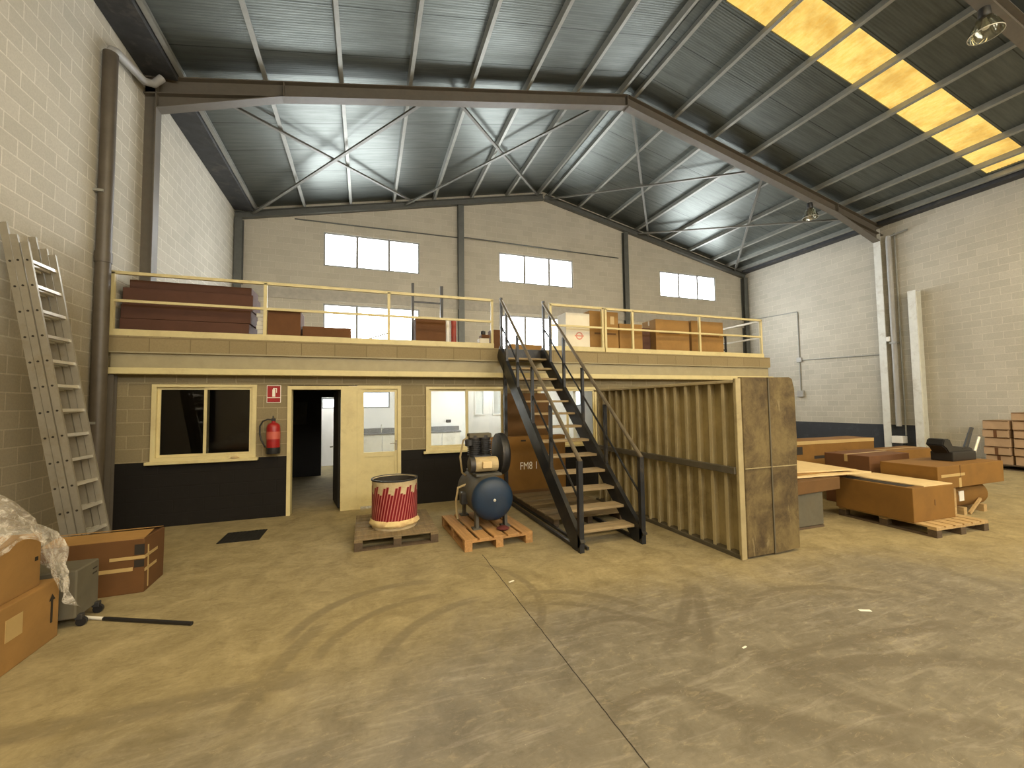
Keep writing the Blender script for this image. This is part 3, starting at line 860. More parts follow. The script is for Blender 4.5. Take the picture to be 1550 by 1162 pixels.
tag(obj('wall_cable', tubed([(-2.1, 13.9, 7.58), (2.9, 13.9, 7.62), (3.3, 13.80, 7.62), (9.5, 13.9, 7.60)], 0.02, 6), M['grey_steel'], None, True), 'thin dark cable run across the back wall above the windows', 'cable')
fc = bar('loose_column', (15.98, 7.76, 0), (15.98, 7.76, 5.15), 0.20, 0.2, M['galv_col'], 'free standing pale steel column in front of the right block wall', 'column', up=(1, 0, 0), prof=isec(0.20, 0.26, 0.016, 0.012))

# high bay lamps
def lamp(x, y, ztop, drop, label, r):
    l = thing('high_bay_lamp', label, 'lamp', (x, y, ztop - drop))
    obj('rod', tubed([(0, 0, drop - 0.0), (0, 0, 0.26)], 0.012, 8), M['galv'], l)
    obj('gear_housing', lathe([(0.02, 0.30), (0.075, 0.28), (0.085, 0.14), (0.06, 0.10)], 20), M['black'], l, True)
    obj('bell_shade', lathe([(0.07, 0.13), (0.10, 0.11), (r * 0.72, 0.0), (r * 0.95, -0.12), (r, -0.18), (r * 0.985, -0.18), (r * 0.93, -0.115), (r * 0.7, 0.0), (0.09, 0.10)], 28, False, False), M['bell'], l, True)
    obj('rim', lathe([(r * 0.985, -0.185), (r * 1.02, -0.185), (r * 1.02, -0.172), (r * 0.985, -0.172)], 28, False, False), M['alu_edge'], l)
    obj('bulb', lathe([(0.025, 0.12), (0.03, 0.05), (0.055, -0.03), (0.04, -0.08), (0.0, -0.095)], 16), M['bulb'], l, True)
    return l
lamp(12.83, YPOR - 0.02, roof_z(12.83) - 0.46, 0.36, 'glass bell high bay lamp under the portal frame by the right wall', 0.21)
lamp(10.0, YFRONT, roof_z(10.0) - 0.475, 0.31, 'large glass bell high bay lamp at the top right beside the skylight', 0.22)

# ------------------------------------------------------------------ mezzanine edge
mb = thing('edge_beam', 'cream painted steel channel beam under the mezzanine block edge', 'beam', (XL + 0.06, YMEZ, 0))
L = XMEZ - XL - 0.06
obj('web', bbox(0, L, 0.05, 0.07, 2.42, ZSLAB0), M['beam_shade_paint'], mb)
obj('bottom_flange', bbox(0, L, -0.10, 0.10, 2.325, 2.42, 0.004), M['cream'], mb)
obj('top_flange', bbox(0, L, 0.0, 0.10, ZSLAB0 - 0.02, ZSLAB0), M['beam_shade_paint'], mb)
for x, n in ((XL + 0.20, 'left'), (XMEZ - 0.12, 'right')):
    tag(obj('support_column', swept(isec(0.10, 0.10, 0.012, 0.01), (0, 0, 0), (0, 0, 2.325), up=(0, 1, 0)), M['frame_steel'], loc=(x - (0.1 if n == 'left' else 0), YMEZ + 0.0, 0)),
        'steel support column under the %s' % ('mezzanine beam beside the brown downpipe' if n == 'left' else 'far end of the mezzanine beam behind the ribbed steel skip'), 'column', 'mezzanine support columns')

RT, RM, RB = 3.89, 3.44, 2.985
def railing(name, label, xs, x0, x1, y=YMEZ + 0.05, mat=M['cream'], yrun=False, kick=True):
    r = thing(name, label, 'railing', (x0, y, ZSLAB1))
    z = ZSLAB1
    def P(a, w, z0, z1):
        return bbox(a - x0 - w, a - x0 + w, -w, w, z0 - z, z1 - z)
    for a in xs:
        obj('post', P(a, 0.024, ZSLAB1, RT - 0.02), mat, r)
    l = x1 - x0
    obj('top_rail', bbox(0, l, -0.024, 0.024, RT - 0.045 - z, RT - z), mat, r)
    obj('mid_rail', bbox(0, l, -0.02, 0.02, RM - 0.02 - z, RM + 0.02 - z), mat, r)
    if kick:
        obj('kick_rail', bbox(0, l, -0.045, 0.03, 0.0, 0.095), mat, r)
    return r
railing('guard_railing', 'long cream guard railing along the mezzanine edge left of the staircase', [-3.60, -1.59, 0.38, 2.34], -3.62, 2.365)
railing('railing_gate', 'cream railing gate panel just right of the stair head', [3.60, 4.84], 3.575, 4.865, y=YMEZ + 0.03)
railing('guard_railing', 'cream guard railing along the mezzanine edge right of the gate panel', [4.93, 5.63, 7.53, 9.52], 4.90, 9.545)
sr = thing('guard_railing', 'pale guard railing returning to the back wall at the mezzanine end', 'railing', (9.60, 7.85, ZSLAB1))
for y in (0.0, 2.0, 4.0, 5.9):
    obj('post', bbox(-0.024, 0.024, y - 0.024, y + 0.024, 0, 0.96), M['white_paint'], sr)
obj('top_rail', bbox(-0.024, 0.024, 0, 5.95, 0.935, 0.98), M['white_paint'], sr)
obj('mid_rail', bbox(-0.02, 0.02, 0, 5.95, 0.51, 0.55), M['white_paint'], sr)
obj('kick_rail', bbox(-0.03, 0.03, 0, 5.95, 0.0, 0.095), M['white_paint'], sr)

# ------------------------------------------------------------------ staircase
ST = thing('staircase', 'steep black steel staircase with tan treads up to the mezzanine', 'staircase', (2.905, 4.53, 0))
X0, X1, RUN = -0.445, 0.445, 3.15
top_z = ZSLAB1 - 0.02
sl = top_z / RUN
dirv = Vector((0, RUN, top_z)).normalized()
for x in (X0, X1):
    obj('stringer', swept(csec(0.06 if x > 0 else -0.06, 0.25, 0.012) if x > 0 else csec(0.06, 0.25, 0.012), (x, 0.02, 0.04), (x, RUN - 0.02, top_z - 0.05)), M['navy'], ST)
    obj('bottom_post', bbox(x - 0.03, x + 0.03, -0.03, 0.03, 0, 1.10), M['navy'], ST)
    # handrail posts stand on the stringer
    for t in (0.26, 0.47, 0.68, 0.86):
        y = RUN * t; z = top_z * t
        obj('handrail_post', bbox(x - 0.022, x + 0.022, y - 0.022, y + 0.022, z + 0.02, z + 1.03), M['navy'], ST)
    obj('handrail', tubed([(x, -0.03, 1.10), (x, 0.0, 1.115), (x, RUN * 0.97, top_z + 1.02 - 0.05), ], 0.026, 10), M['rail_steel'], ST, True)
    obj('middle_rail', tubed([(x, 0.0, 0.60), (x, RUN * 0.95, top_z * 0.95 + 0.56)], 0.015, 8), M['navy'], ST, True)
    obj('top_post', bbox(x - 0.022, x + 0.022, RUN * 0.955 - 0.022, RUN * 0.955 + 0.022, top_z - 0.25, top_z + 0.98), M['navy'], ST)
N = 14
for i in range(1, N):
    z = top_z * i / N + 0.005; y = RUN * (i - 0.35) / N
    tr = obj('tread', bbox(X0 + 0.02, X1 - 0.02, y - 0.02, y + 0.22, z - 0.035, z, 0.004), M['tread'], ST)
obj('top_plate', bbox(X0 - 0.02, X1 + 0.02, RUN - 0.03, RUN + 0.0, top_z - 0.24, top_z - 0.0), M['navy'], ST)
obj('support_leg', bbox(X0 - 0.03, X0 + 0.03, RUN - 0.36, RUN - 0.30, 0, top_z - 0.3), M['navy'], ST)
for x in (X0, X1):
    obj('base_rail', bbox(x - 0.02, x + 0.02, 0.03, RUN - 0.30, 0.01, 0.05), M['navy'], ST)
obj('base_rail', bbox(X0 + 0.10, X0 + 0.13, 0.03, RUN - 0.30, 0.01, 0.04), M['navy'], ST)

# ------------------------------------------------------------------ ribbed steel skip standing on its side
SK = thing('steel_skip', 'tall ribbed steel skip beside the staircase with a stained end plate', 'skip', (4.05, 3.66, 0))
LL, HH, WW = 3.15, 2.07, 0.88
obj('side_sheet', bbox(0.10, 0.13, 0.02, LL, 0.03, HH - 0.02), M['skip'], SK)
obj('rear_sheet', bbox(WW - 0.03, WW, 0.03, LL, 0.03, HH - 0.03), M['skip'], SK)
obj('top_sheet', bbox(0.13, WW - 0.03, 0.03, LL, HH - 0.05, HH - 0.02), M['skip'], SK)
obj('end_sheet', bbox(0.13, WW - 0.03, LL - 0.03, LL, 0.03, HH - 0.05), M['skip'], SK)
for i in range(15):
    y = 0.20 + i * 0.205
    a = bbox(0.005, 0.10, y, y + 0.012, 0.04, HH - 0.05)
    b = bbox(0.0, 0.012, y - 0.03, y + 0.012, 0.04, HH - 0.05)
    obj('rib', merge(a, b), M['skip_rib'], SK)
obj('top_rail', bbox(-0.02, 0.13, 0.0, LL, HH - 0.05, HH - 0.015, 0.004), M['skip_rib'], SK)
obj('bottom_rail', bbox(-0.02, 0.13, 0.0, LL, 0.0, 0.05, 0.004), M['skip_rail'], SK)
obj('middle_rail', bbox(-0.045, 0.02, 0.02, LL, 0.96, 1.04, 0.006), M['skip_rail'], SK)
obj('corner_strip', bbox(-0.02, 0.06, -0.02, 0.02, 0.0, HH + 0.0, 0.004), M['skip'], SK)
e1 = bbox(0.06, 0.47, -0.03, 0.03, 0.02, HH + 0.015, 0.008)
obj('end_plate', e1, M['rust_panel'], SK)
e2 = bmesh.new()
pr = [(0.47, 0.02), (WW, 0.04), (WW + 0.01, 1.0), (WW + 0.03, 1.35), (WW + 0.025, HH - 0.13), (WW - 0.01, HH + 0.0), (0.82, HH + 0.02), (0.47, HH + 0.015)]
fr = [e2.verts.new((x, -0.035, z)) for x, z in pr]; bk = [e2.verts.new((x, 0.03, z)) for x, z in pr]
e2.faces.new(fr); e2.faces.new(bk[::-1])
for i in range(len(pr)):
    j = (i + 1) % len(pr); e2.faces.new((fr[i], bk[i], bk[j], fr[j]))
bmesh.ops.recalc_face_normals(e2, faces=e2.faces[:])
obj('end_plate', e2, M['rust_panel'], SK)
obj('seam_strip', bbox(0.462, 0.478, -0.042, -0.03, 0.03, HH), M['skip_rail'], SK)
obj('cross_seam', bbox(0.06, WW, -0.041, -0.034, 1.02, 1.03), M['skip'], SK)

# ------------------------------------------------------------------ pallets
def pallet(label, loc, rz, W, Lh, H, m_top, m_block, along='y', nb=5, group=None):
    """deck boards run along local y (length Lh), W across"""
    p = thing('wooden_pallet', label, 'pallet', loc, rz, group)
    gap = 0.035
    bw = (W - gap * (nb - 1)) / nb
    for i in range(nb):
        x = -W / 2 + i * (bw + gap)
        obj('deck_board', bbox(x, x + bw, -Lh / 2 + random.uniform(-.004, .004), Lh / 2, H - 0.022, H, 0.003), m_top, p)
    for y in (-Lh / 2, -0.05, Lh / 2 - 0.10):
        obj('cross_board', bbox(-W / 2, W / 2, y, y + 0.10, H - 0.044, H - 0.022), m_top, p)
    for x in (-W / 2, -0.05, W / 2 - 0.10):
        for y in (-Lh / 2, -0.05, Lh / 2 - 0.10):
            obj('block', bbox(x, x + 0.10, y, y + 0.10, 0.022, H - 0.044, 0.003), m_block, p)
        obj('bottom_board', bbox(x, x + 0.10, -Lh / 2, Lh / 2, 0.0, 0.022), m_block, p)
    return p
pallet('new pine pallet under the blue compressor', (1.57, 5.70, 0), math.radians(3), 0.92, 1.25, 0.144, M['wood_new'], M['wood_new'], nb=5)
pallet('weathered dark pallet under the red and cream drum', (0.385, 6.17, 0), math.radians(90), 1.22, 1.04, 0.15, M['wood_old'], M['wood_dark'], nb=7)
pallet('pale pallet under the long carton by the right pile', (7.53, 3.88, 0), math.radians(-3), 1.06, 1.22, 0.14, M['wood_pale'], M['wood_dark'], nb=6)

# ------------------------------------------------------------------ drum
DR = thing('paint_drum', 'open cream drum printed with red rays on the weathered pallet', 'drum', (0.38, 6.05, 0.15))
obj('shell', lathe([(0.30, 0.0), (0.305, 0.02), (0.305, 0.62), (0.31, 0.63), (0.31, 0.645), (0.295, 0.645), (0.293, 0.06), (0.0, 0.05)], 48, True, False), M['drum'], DR, True)
obj('dark_liner', lathe([(0.290, 0.635), (0.290, 0.10), (0.0, 0.09)], 40, False, False), M['dark_void'], DR, True)
obj('rim', lathe([(0.296, 0.635), (0.315, 0.635), (0.315, 0.655), (0.296, 0.655)], 40, False, False), M['cast'], DR)
wr = lathe([(0.306, 0.03), (0.325, 0.045), (0.335, 0.07), (0.325, 0.10), (0.307, 0.125)], 48, False, False)
for v in wr.verts:
    k = 1 + 0.035 * math.sin(v.co.x * 40 + v.co.z * 50) * math.cos(v.co.y * 33)
    v.co.x *= k; v.co.y *= k
obj('paper_wrap', wr, M['sack'], DR, True)

# ------------------------------------------------------------------ compressor
CP = thing('air_compressor', 'blue air compressor with dusty pump and flywheel on the pine pallet', 'compressor', (1.60, 5.66, 0.144))
RT_ = 0.285
Mx = Matrix.Translation((0, 0, 0.40)) @ Matrix.Rotation(-PI / 2, 4, 'X')
def axis_y(prof, n=36, c0=False, c1=False, T=Mx):
    b = lathe(prof, n, c0, c1); b.transform(T); return b
obj('tank', axis_y([(RT_, -0.30), (RT_, 0.62)], 40), M['dusty_blue'], CP, True)
# local axis z of the lathe maps to +y, so the near cap lies at negative z
obj('tank_end', axis_y([(0.0, -0.385), (0.08, -0.383), (0.16, -0.375), (0.225, -0.358), (0.262, -0.335), (RT_, -0.30), (RT_ + 0.003, -0.27)], 40), M['blue'], CP, True)
obj('tank_end', axis_y([(RT_ + 0.003, 0.60), (RT_, 0.62), (0.26, 0.68), (0.2, 0.72), (0.1, 0.745), (0.0, 0.75)], 40), M['blue'], CP, True)
obj('drain_plug', axis_y([(0.0, -0.40), (0.018, -0.397), (0.018, -0.375)], 12), M['alu_edge'], CP)
for x in (-0.2, 0.2):
    for y, nm in ((-0.2, 'foot'), (0.55, 'foot')):
        obj(nm, merge(bbox(x - 0.02, x + 0.02, y - 0.05, y + 0.05, 0.0, 0.24), bbox(x - 0.06, x + 0.06, y - 0.06, y + 0.06, 0.0, 0.02)), M['dusty_blue'], CP)
obj('base_plate', bbox(-0.17, 0.20, -0.10, 0.52, 0.665, 0.70, 0.005), M['dusty_blue'], CP)
# motor along x, pump behind it, flywheel at the right end
Mm = Matrix.Translation((0.0, 0.02, 0.82)) @ Matrix.Rotation(PI / 2, 4, 'Y')
mt = obj('electric_motor', axis_y([(0.0, -0.23), (0.06, -0.23), (0.095, -0.22), (0.105, -0.19), (0.105, 0.14), (0.095, 0.16), (0.04, 0.17), (0.0, 0.17)], 24, T=Mm), M['motor'], CP, True)
obj('fan_cover', axis_y([(0.0, -0.25), (0.09, -0.25), (0.112, -0.24), (0.112, -0.17), (0.1, -0.165)], 24, T=Mm), M['cast'], mt, True)
obj('terminal_box', bbox(-0.08, 0.05, -0.12, -0.07, 0.78, 0.87, 0.006), M['board'], mt)
pp = bmesh.new()
obj('pump_crankcase', bbox(-0.14, 0.14, 0.18, 0.46, 0.70, 0.92, 0.02, 2), M['cast'], CP)
for k, x in enumerate((-0.10, 0.06)):
    fins = [(0.075, 0.90)]
    for q in range(8):
        z = 0.92 + q * 0.028
        fins += [(0.075, z), (0.10, z), (0.10, z + 0.012), (0.075, z + 0.012)]
    fins += [(0.08, 1.15), (0.085, 1.16), (0.085, 1.21), (0.06, 1.225), (0.0, 1.225)]
    b = lathe(fins, 20); b.transform(Matrix.Translation((x, 0.30, 0)))
    obj('pump_cylinder', b, M['cast'], CP)
obj('cylinder_head', bbox(-0.19, 0.15, 0.22, 0.38, 1.17, 1.24, 0.012), M['card_grey'], CP)
obj('air_filter', lathe([(0.05, 1.12), (0.06, 1.13), (0.06, 1.21), (0.04, 1.22), (0, 1.22)], 16), M['cast'], CP, True, loc=(-0.19, 0.24, -0.06))
Mf = Matrix.Translation((0.30, 0.25, 0.93)) @ Matrix.Rotation(PI / 2, 4, 'Y')
fg = obj('flywheel_guard', axis_y([(0.0, 0.06), (0.235, 0.06), (0.285, 0.045), (0.30, 0.02), (0.30, -0.06), (0.28, -0.065), (0.0, -0.065)], 36, T=Mf), M['cast'], CP, True)
obj('guard_rim', axis_y([(0.262, 0.064), (0.29, 0.052), (0.306, 0.022), (0.306, -0.03)], 36, T=Mf), M['black'], fg, True)
obj('delivery_pipe', tubed([(-0.18, 0.30, 1.19), (-0.26, 0.30, 1.14), (-0.30, 0.34, 0.9), (-0.26, 0.40, 0.66), (-0.18, 0.45, 0.60)], 0.014, 8), M['motor'], CP, True)
obj('valve_hose', tubed([(-0.25, 0.20, 0.52), (-0.36, 0.22, 0.48), (-0.38, 0.26, 0.30), (-0.37, 0.28, 0.12), (-0.36, 0.26, 0.03)], 0.016, 8), M['motor'], CP, True)
obj('pressure_switch', bbox(-0.36, -0.24, 0.02, 0.14, 0.28, 0.44, 0.01), M['cast'], CP)
tag(obj('rag', lathe([(0.0, 0.0), (0.07, 0.003), (0.09, 0.02), (0.06, 0.04), (0.03, 0.05), (0, 0.048)], 14), M['rag'], None, True, loc=(1.72, 5.30, 0.145)), 'crumpled dark red rag on the pine pallet under the tank end', 'rag')

# ------------------------------------------------------------------ cartons
def carton(name, label, loc, dims, rz=0.0, mat='card', tape=True, group=None, flaps=False, seam=True, tapemat='tape', sag=0.0, cat='carton'):
    """loc: centre of the base; dims: x, y, z"""
    w, d, h = dims
    o = thing(name, label, cat, loc, rz, group)
    bm = bbox(-w / 2, w / 2, -d / 2, d / 2, 0, h, min(0.012, h * 0.08), 2)
    if sag:
        for v in bm.verts:
            if v.co.z > h * 0.6:
                v.co.z += sag * math.sin(v.co.x * 7.3 + v.co.y * 5.1)
                v.co.x += sag * 0.6 * math.sin(v.co.y * 9)
    obj('body', bm, M[mat], o)
    if tape:
        if w >= d:
            obj('tape_strip', merge(bbox(-w / 2 - 0.002, w / 2 + 0.002, -0.025, 0.025, h - 0.001, h + 0.002), bbox(-w / 2 - 0.002, -w / 2, -0.025, 0.025, h - 0.12, h)), M[tapemat], o)
        else:
            obj('tape_strip', merge(bbox(-0.025, 0.025, -d / 2 - 0.002, d / 2 + 0.002, h - 0.001, h + 0.002), bbox(-0.025, 0.025, -d / 2 - 0.002, -d / 2, h - 0.12, h)), M[tapemat], o)
    if flaps:
        fm = Matrix.Translation((-w / 2, 0, h)) @ Matrix.Rotation(math.radians(-14), 4, 'Y')
        obj('flap', bbox(0, w * 0.5, -d / 2 + 0.01, d / 2 - 0.01, 0, 0.006, M=fm), M[mat], o)
        fm = Matrix.Translation((w / 2, 0, h)) @ Matrix.Rotation(math.radians(10), 4, 'Y')
        obj('flap', bbox(-w * 0.5, 0, -d / 2 + 0.01, d / 2 - 0.01, 0, 0.006, M=fm), M[mat], o)
    return o

# pile at the left wall
a = carton('cardboard_carton', 'large cardboard carton with a printed arrow, lower of the two at the left wall', (-2.80, 3.62, 0), (0.95, 1.62, 0.455), 0, 'card_light', False)
ar = bmesh.new()
box(ar, 0.476, 0.479, 0.715, 0.735, 0.14, 0.33)
vs = [ar.verts.new(p) for p in ((0.4785, 0.69, 0.31), (0.4785, 0.76, 0.31), (0.4785, 0.725, 0.36))]
ar.faces.new(vs)
obj('printed_arrow', ar, M['ink'], a)
obj('paper_label', bbox(0.475, 0.4785, 0.28, 0.43, 0.21, 0.36), M['tape'], a)
b = carton('cardboard_carton', 'cardboard carton half covered by clear film, upper of the two at the left wall', (-2.84, 3.52, 0.455), (0.93, 1.56, 0.40), 0, 'card_light', True)
obj('printed_arrow', bbox(0.466, 0.469, 0.26, 0.285, 0.19, 0.28), M['ink'], b)
obj('hand_hole', bbox(0.466, 0.469, 0.715, 0.745, 0.20, 0.23), M['ink'], b)
gb = thing('grey_case', 'grey wheeled case standing behind the two cartons at the left wall', 'case', (-2.62, 4.665, 0))
obj('body', bbox(-0.33, 0.36, -0.155, 0.155, 0.075, 0.47, 0.01), M['card_grey'], gb)
for x in (-0.27, 0.36):
    for y in (-0.11, 0.12):
        cw = lathe([(0.012, -0.014), (0.036, -0.014), (0.036, 0.014), (0.012, 0.014)], 16); cw.transform(Matrix.Translation((x + 0.02, y, 0.036)) @ Matrix.Rotation(PI / 2, 4, 'X'))
        fk = bbox(x - 0.02, x + 0.03, y - 0.022, y + 0.022, 0.055, 0.10, 0.004)
        ck = obj('caster', fk, M['cast'], gb); obj('wheel', cw, M['black'], ck, True)
obj('vent_slot', bbox(0.359, 0.362, 0.06, 0.12, 0.40, 0.412), M['ink'], gb)
obj('vent_slot', bbox(0.359, 0.362, 0.06, 0.12, 0.36, 0.372), M['ink'], gb)
c = carton('cardboard_carton', 'worn brown carton with crossed tape at the foot of the ladder', (-2.46, 5.36, 0), (0.78, 0.46, 0.52), math.radians(2), 'card_deep', False, flaps=False, sag=0.008)
obj('tape_strip', bbox(0.388, 0.393, -0.16, -0.14, 0.03, 0.44), M['tape'], c)
obj('tape_strip', bbox(0.12, 0.393, -0.235, -0.229, 0.33, 0.36), M['tape'], c)
obj('tape_strip', bbox(0.02, 0.30, -0.235, -0.229, 0.22, 0.255), M['tape'], c)
obj('tape_strip', bbox(0.388, 0.393, -0.22, 0.06, 0.33, 0.36), M['tape'], c)
obj('tape_strip', bbox(0.388, 0.393, -0.22, 0.04, 0.20, 0.23), M['tape'], c)
obj('torn_hole', bbox(0.31, 0.388, -0.2335, -0.229, 0.37, 0.47), M['ink'], c)
obj('torn_hole', bbox(0.31, 0.388, -0.2335, -0.229, 0.25, 0.32), M['ink'], c)
fm = Matrix.Translation((0, -0.23, 0.52)) @ Matrix.Rotation(math.radians(8), 4, 'X')
obj('flap', bbox(-0.38, 0.38, 0, 0.23, 0.0, 0.006, M=fm), M['card_light'], c)
fm = Matrix.Translation((0, 0.23, 0.52)) @ Matrix.Rotation(math.radians(-12), 4, 'X')
obj('flap', bbox(-0.38, 0.38, -0.22, 0, 0.0, 0.006, M=fm), M['card_light'], c)
pl = thing('broom_handle', 'black and white pole lying on the floor beside the grey case', 'pole', (-1.93, 4.53, 0.016))
pa, pb, pm = Vector((-0.60, 0.27, 0)), Vector((0.57, -0.31, 0)), Vector((-0.18, 0.06, 0))
obj('shaft', tubed([pm, pb], 0.016, 10), M['black'], pl, True)
obj('bare_end', tubed([pa, pm], 0.014, 10), M['white_plastic'], pl, True)
# crumpled clear film over the upper carton
fb = bmesh.new()
NX, NY = 44, 64
def film(u, v):
    x = -3.45 + 1.33 * u; y = 2.55 + 2.0 * v
    hb = min(1.0, max(0.0, (0.90 - v) / 0.24))
    top = 0.88 + 0.44 * max(0, 1 - abs(u - 0.55) / 0.62) * hb * hb * (3 - 2 * hb)
    w = 0.045 * math.sin(9 * u + 5 * v) * math.cos(13 * v - 4 * u) + 0.035 * math.sin(31 * u + 17 * v) + 0.025 * math.sin(47 * v - 23 * u) + random.uniform(-0.007, 0.007)
    z = top + abs(w)
    if u > 0.80:
        k = (u - 0.80) / 0.20
        x = -2.36 + 0.06 * k + 0.05 * math.sin(11 * v) * k + abs(w) * 0.8 + 0.02
        drop = 0.20 + 0.16 * math.sin(7 * v + 1.0) + 0.25 * max(0.0, min(1.0, (0.66 - v) / 0.12)) + 0.35 * max(0, v - 0.72) / 0.28
        z = top - k * max(0.06, drop) * (0.5 + 0.5 * v)
    if v > 0.90:
        k = (v - 0.90) / 0.10
        y = 2.55 + 2.0 * 0.90 + 0.03 + 0.05 * k + abs(w) * 0.6
        z = min(z, top - k * (0.30 + 0.1 * math.sin(9 * u)))
        x = x + 0.04 * k
    return (x, y, z)
g = [[fb.verts.new(film(i / NX, j / NY)) for j in range(NY + 1)] for i in range(NX + 1)]
for i in range(NX):
    for j in range(NY):
        fb.faces.new((g[i][j], g[i + 1][j], g[i + 1][j + 1], g[i][j + 1]))
bmesh.ops.recalc_face_normals(fb, faces=fb.faces[:])
fo = obj('plastic_film', fb, M['plastic'])
tag(fo, 'crumpled clear plastic film heaped over the cartons at the left wall', 'plastic film')

# behind the staircase
c = carton('cardboard_carton', 'wide brown carton with white lettering standing behind the staircase', (2.93, 7.53, 0.12), (1.60, 0.20, 1.07), 0, 'card', False)
obj('hand_hole', bbox(-0.14, -0.04, -0.103, -0.099, 0.97, 1.0), M['ink'], c)
obj('cardboard_flap', bbox(-0.79, 0.79, -0.11, -0.10, 0.0, 0.05), M['card_dark'], c)
tcu = bpy.data.curves.new('lettering', 'FONT'); tcu.body = 'FM8 1'; tcu.size = 0.2; tcu.extrude = 0.001
to = bpy.data.objects.new('lettering', tcu); COL.objects.link(to)
bpy.context.view_layer.update()
me = bpy.data.meshes.new_from_object(to.evaluated_get(bpy.context.evaluated_depsgraph_get()))
bpy.data.objects.remove(to)
me.materials.clear(); me.materials.append(M['paper'])
lt = bpy.data.objects.new('lettering', me); COL.objects.link(lt)
lt.parent = c; lt.location = (-0.17, -0.103, 0.44); lt.rotation_euler = (PI / 2, 0, 0); lt.scale = (0.75, 1, 1)
lt['label'] = 'white stencilled lettering on the carton'
carton('cardboard_carton', 'tall dull brown carton leaning against the wall behind the staircase', (3.02, 7.71, 0.12), (0.95, 0.12, 1.90), 0, 'card_dark', False)
for i, (x, y, l, rz) in enumerate(((2.86, 6.1, 1.9, 0.03), (3.08, 6.15, 1.9, -0.02), (3.62, 6.4, 1.5, 0.03), (3.30, 5.9, 1.9, 0.015))):
    pass
pk = thing('wooden_pallet', 'flat grey wooden pallet lying under the staircase', 'pallet', (2.95, 6.35, 0))
for i in range(7):
    obj('deck_board', bbox(-0.36, 0.85, -0.78 + i * 0.31, -0.78 + i * 0.31 + 0.24, 0.10, 0.12, 0.003), M['wood_old'], pk)
for x in (-0.36, 0.2, 0.76):
    obj('bearer', bbox(x, x + 0.08, -0.78, 1.32, 0.0, 0.10), M['wood_dark'], pk)

# ------------------------------------------------------------------ pile on the right
blk = thing('rubble_crate', 'low grey wooden crate on the floor right of the skip', 'crate', (5.83, 4.60, 0))
obj('body', bbox(-0.36, 0.36, -0.42, 0.42, 0.03, 0.50, 0.012), M['card_grey'], blk)
obj('skid', bbox(-0.36, 0.36, -0.42, -0.34, 0, 0.03), M['wood_dark'], blk)
obj('skid', bbox(-0.36, 0.36, 0.34, 0.42, 0, 0.03), M['wood_dark'], blk)
carton('cardboard_carton', 'brown carton on the grey crate beneath the pale boards', (5.98, 4.55, 0.50), (1.15, 0.80, 0.17), math.radians(4), 'card_dark', False, sag=0.006)
def panel(label, loc, dims, rz, tilt, mat='board'):
    o = obj('cardboard_sheet', bbox(-dims[0] / 2, dims[0] / 2, -dims[1] / 2, dims[1] / 2, 0, dims[2], 0.002), M[mat], loc=loc)
    o.rotation_euler = (tilt[0], tilt[1], rz)
    return tag(o, label, 'board', 'pale boards right of the skip')
panel('pale cardboard sheet at the bottom of the boards right of the skip', (6.33, 4.78, 0.685), (2.0, 1.05, 0.02), math.radians(-4), (0, 0.0))
panel('brown edged cardboard sheet in the middle of the boards right of the skip', (6.28, 4.86, 0.708), (1.8, 1.0, 0.018), math.radians(3), (0, 0.0), 'card_light')
panel('bright pale cardboard sheet on top of the boards right of the skip', (6.25, 5.0, 0.728), (1.85, 1.2, 0.016), math.radians(-9), (0.0, 0.0))
c = carton('cardboard_carton', 'long carton with a pale top lying on the pale pallet', (7.40, 4.00, 0.14), (0.88, 1.00, 0.46), math.radians(-2), 'card', False)
obj('pale_lid', bbox(-0.18, 0.43, -0.49, 0.49, 0.461, 0.473), M['board'], c)
obj('dark_gap', bbox(-0.40, -0.20, -0.40, 0.47, 0.459, 0.4635), M['ink'], c)
obj('hand_hole', bbox(0.0, 0.02, -0.503, -0.498, 0.2, 0.28), M['card_dark'], c)
c = carton('cardboard_carton', 'wide brown carton lying across the fibre drum', (8.78, 4.05, 0.47), (1.76, 0.72, 0.33), 0, 'card', False)
obj('tape_strip', bbox(-0.80, -0.20, -0.364, -0.359, 0.17, 0.21), M['tape'], c)
obj('tape_strip', bbox(-0.36, -0.30, -0.364, -0.359, 0.0, 0.14), M['tape'], c)
obj('side_seam', bbox(-0.32, -0.305, -0.364, -0.359, 0.15, 0.33), M['card_dark'], c)
kg = thing('fibre_drum', 'brown fibre drum lying on wooden feet beneath the wide carton', 'drum', (8.75, 4.0, 0))
Mk = Matrix.Translation((0.0, 0, 0.27)) @ Matrix.Rotation(PI / 2, 4, 'Y')
obj('shell', axis_y([(0.0, -0.60), (0.18, -0.60), (0.198, -0.58), (0.198, 0.70), (0.18, 0.72), (0.0, 0.72)], 32, T=Mk), M['card'], kg, True)
obj('paper_label', bbox(-0.10, 0.02, -0.205, -0.19, 0.22, 0.37), M['paper'], kg)
for x in (-0.5, 0.0, 0.55):
    obj('foot', bbox(x, x + 0.09, -0.20, 0.20, 0.0, 0.11), M['wood_pale'], kg)
obj('brace', swept(rect(0.03, 0.04), (0.10, -0.22, 0.02), (0.42, -0.22, 0.22)), M['wood_pale'], kg)
obj('upright', bbox(-0.36, -0.29, -0.25, -0.21, 0.0, 0.45), M['wood_pale'], kg)
carton('cardboard_carton', 'dark sided carton behind the long pale topped carton', (8.45, 4.92, 0.0), (1.15, 0.70, 0.86), math.radians(2), 'card_old', True)
carton('cardboard_carton', 'low long carton standing behind the dark sided carton', (10.3, 5.62, 0.0), (2.3, 0.55, 0.76), 0, 'card', True)
c = carton('cardboard_carton', 'tan carton with a dark hand hole behind the pale boards', (9.05, 6.3, 0.0), (3.0, 0.55, 0.97), math.radians(-2), 'card', False)
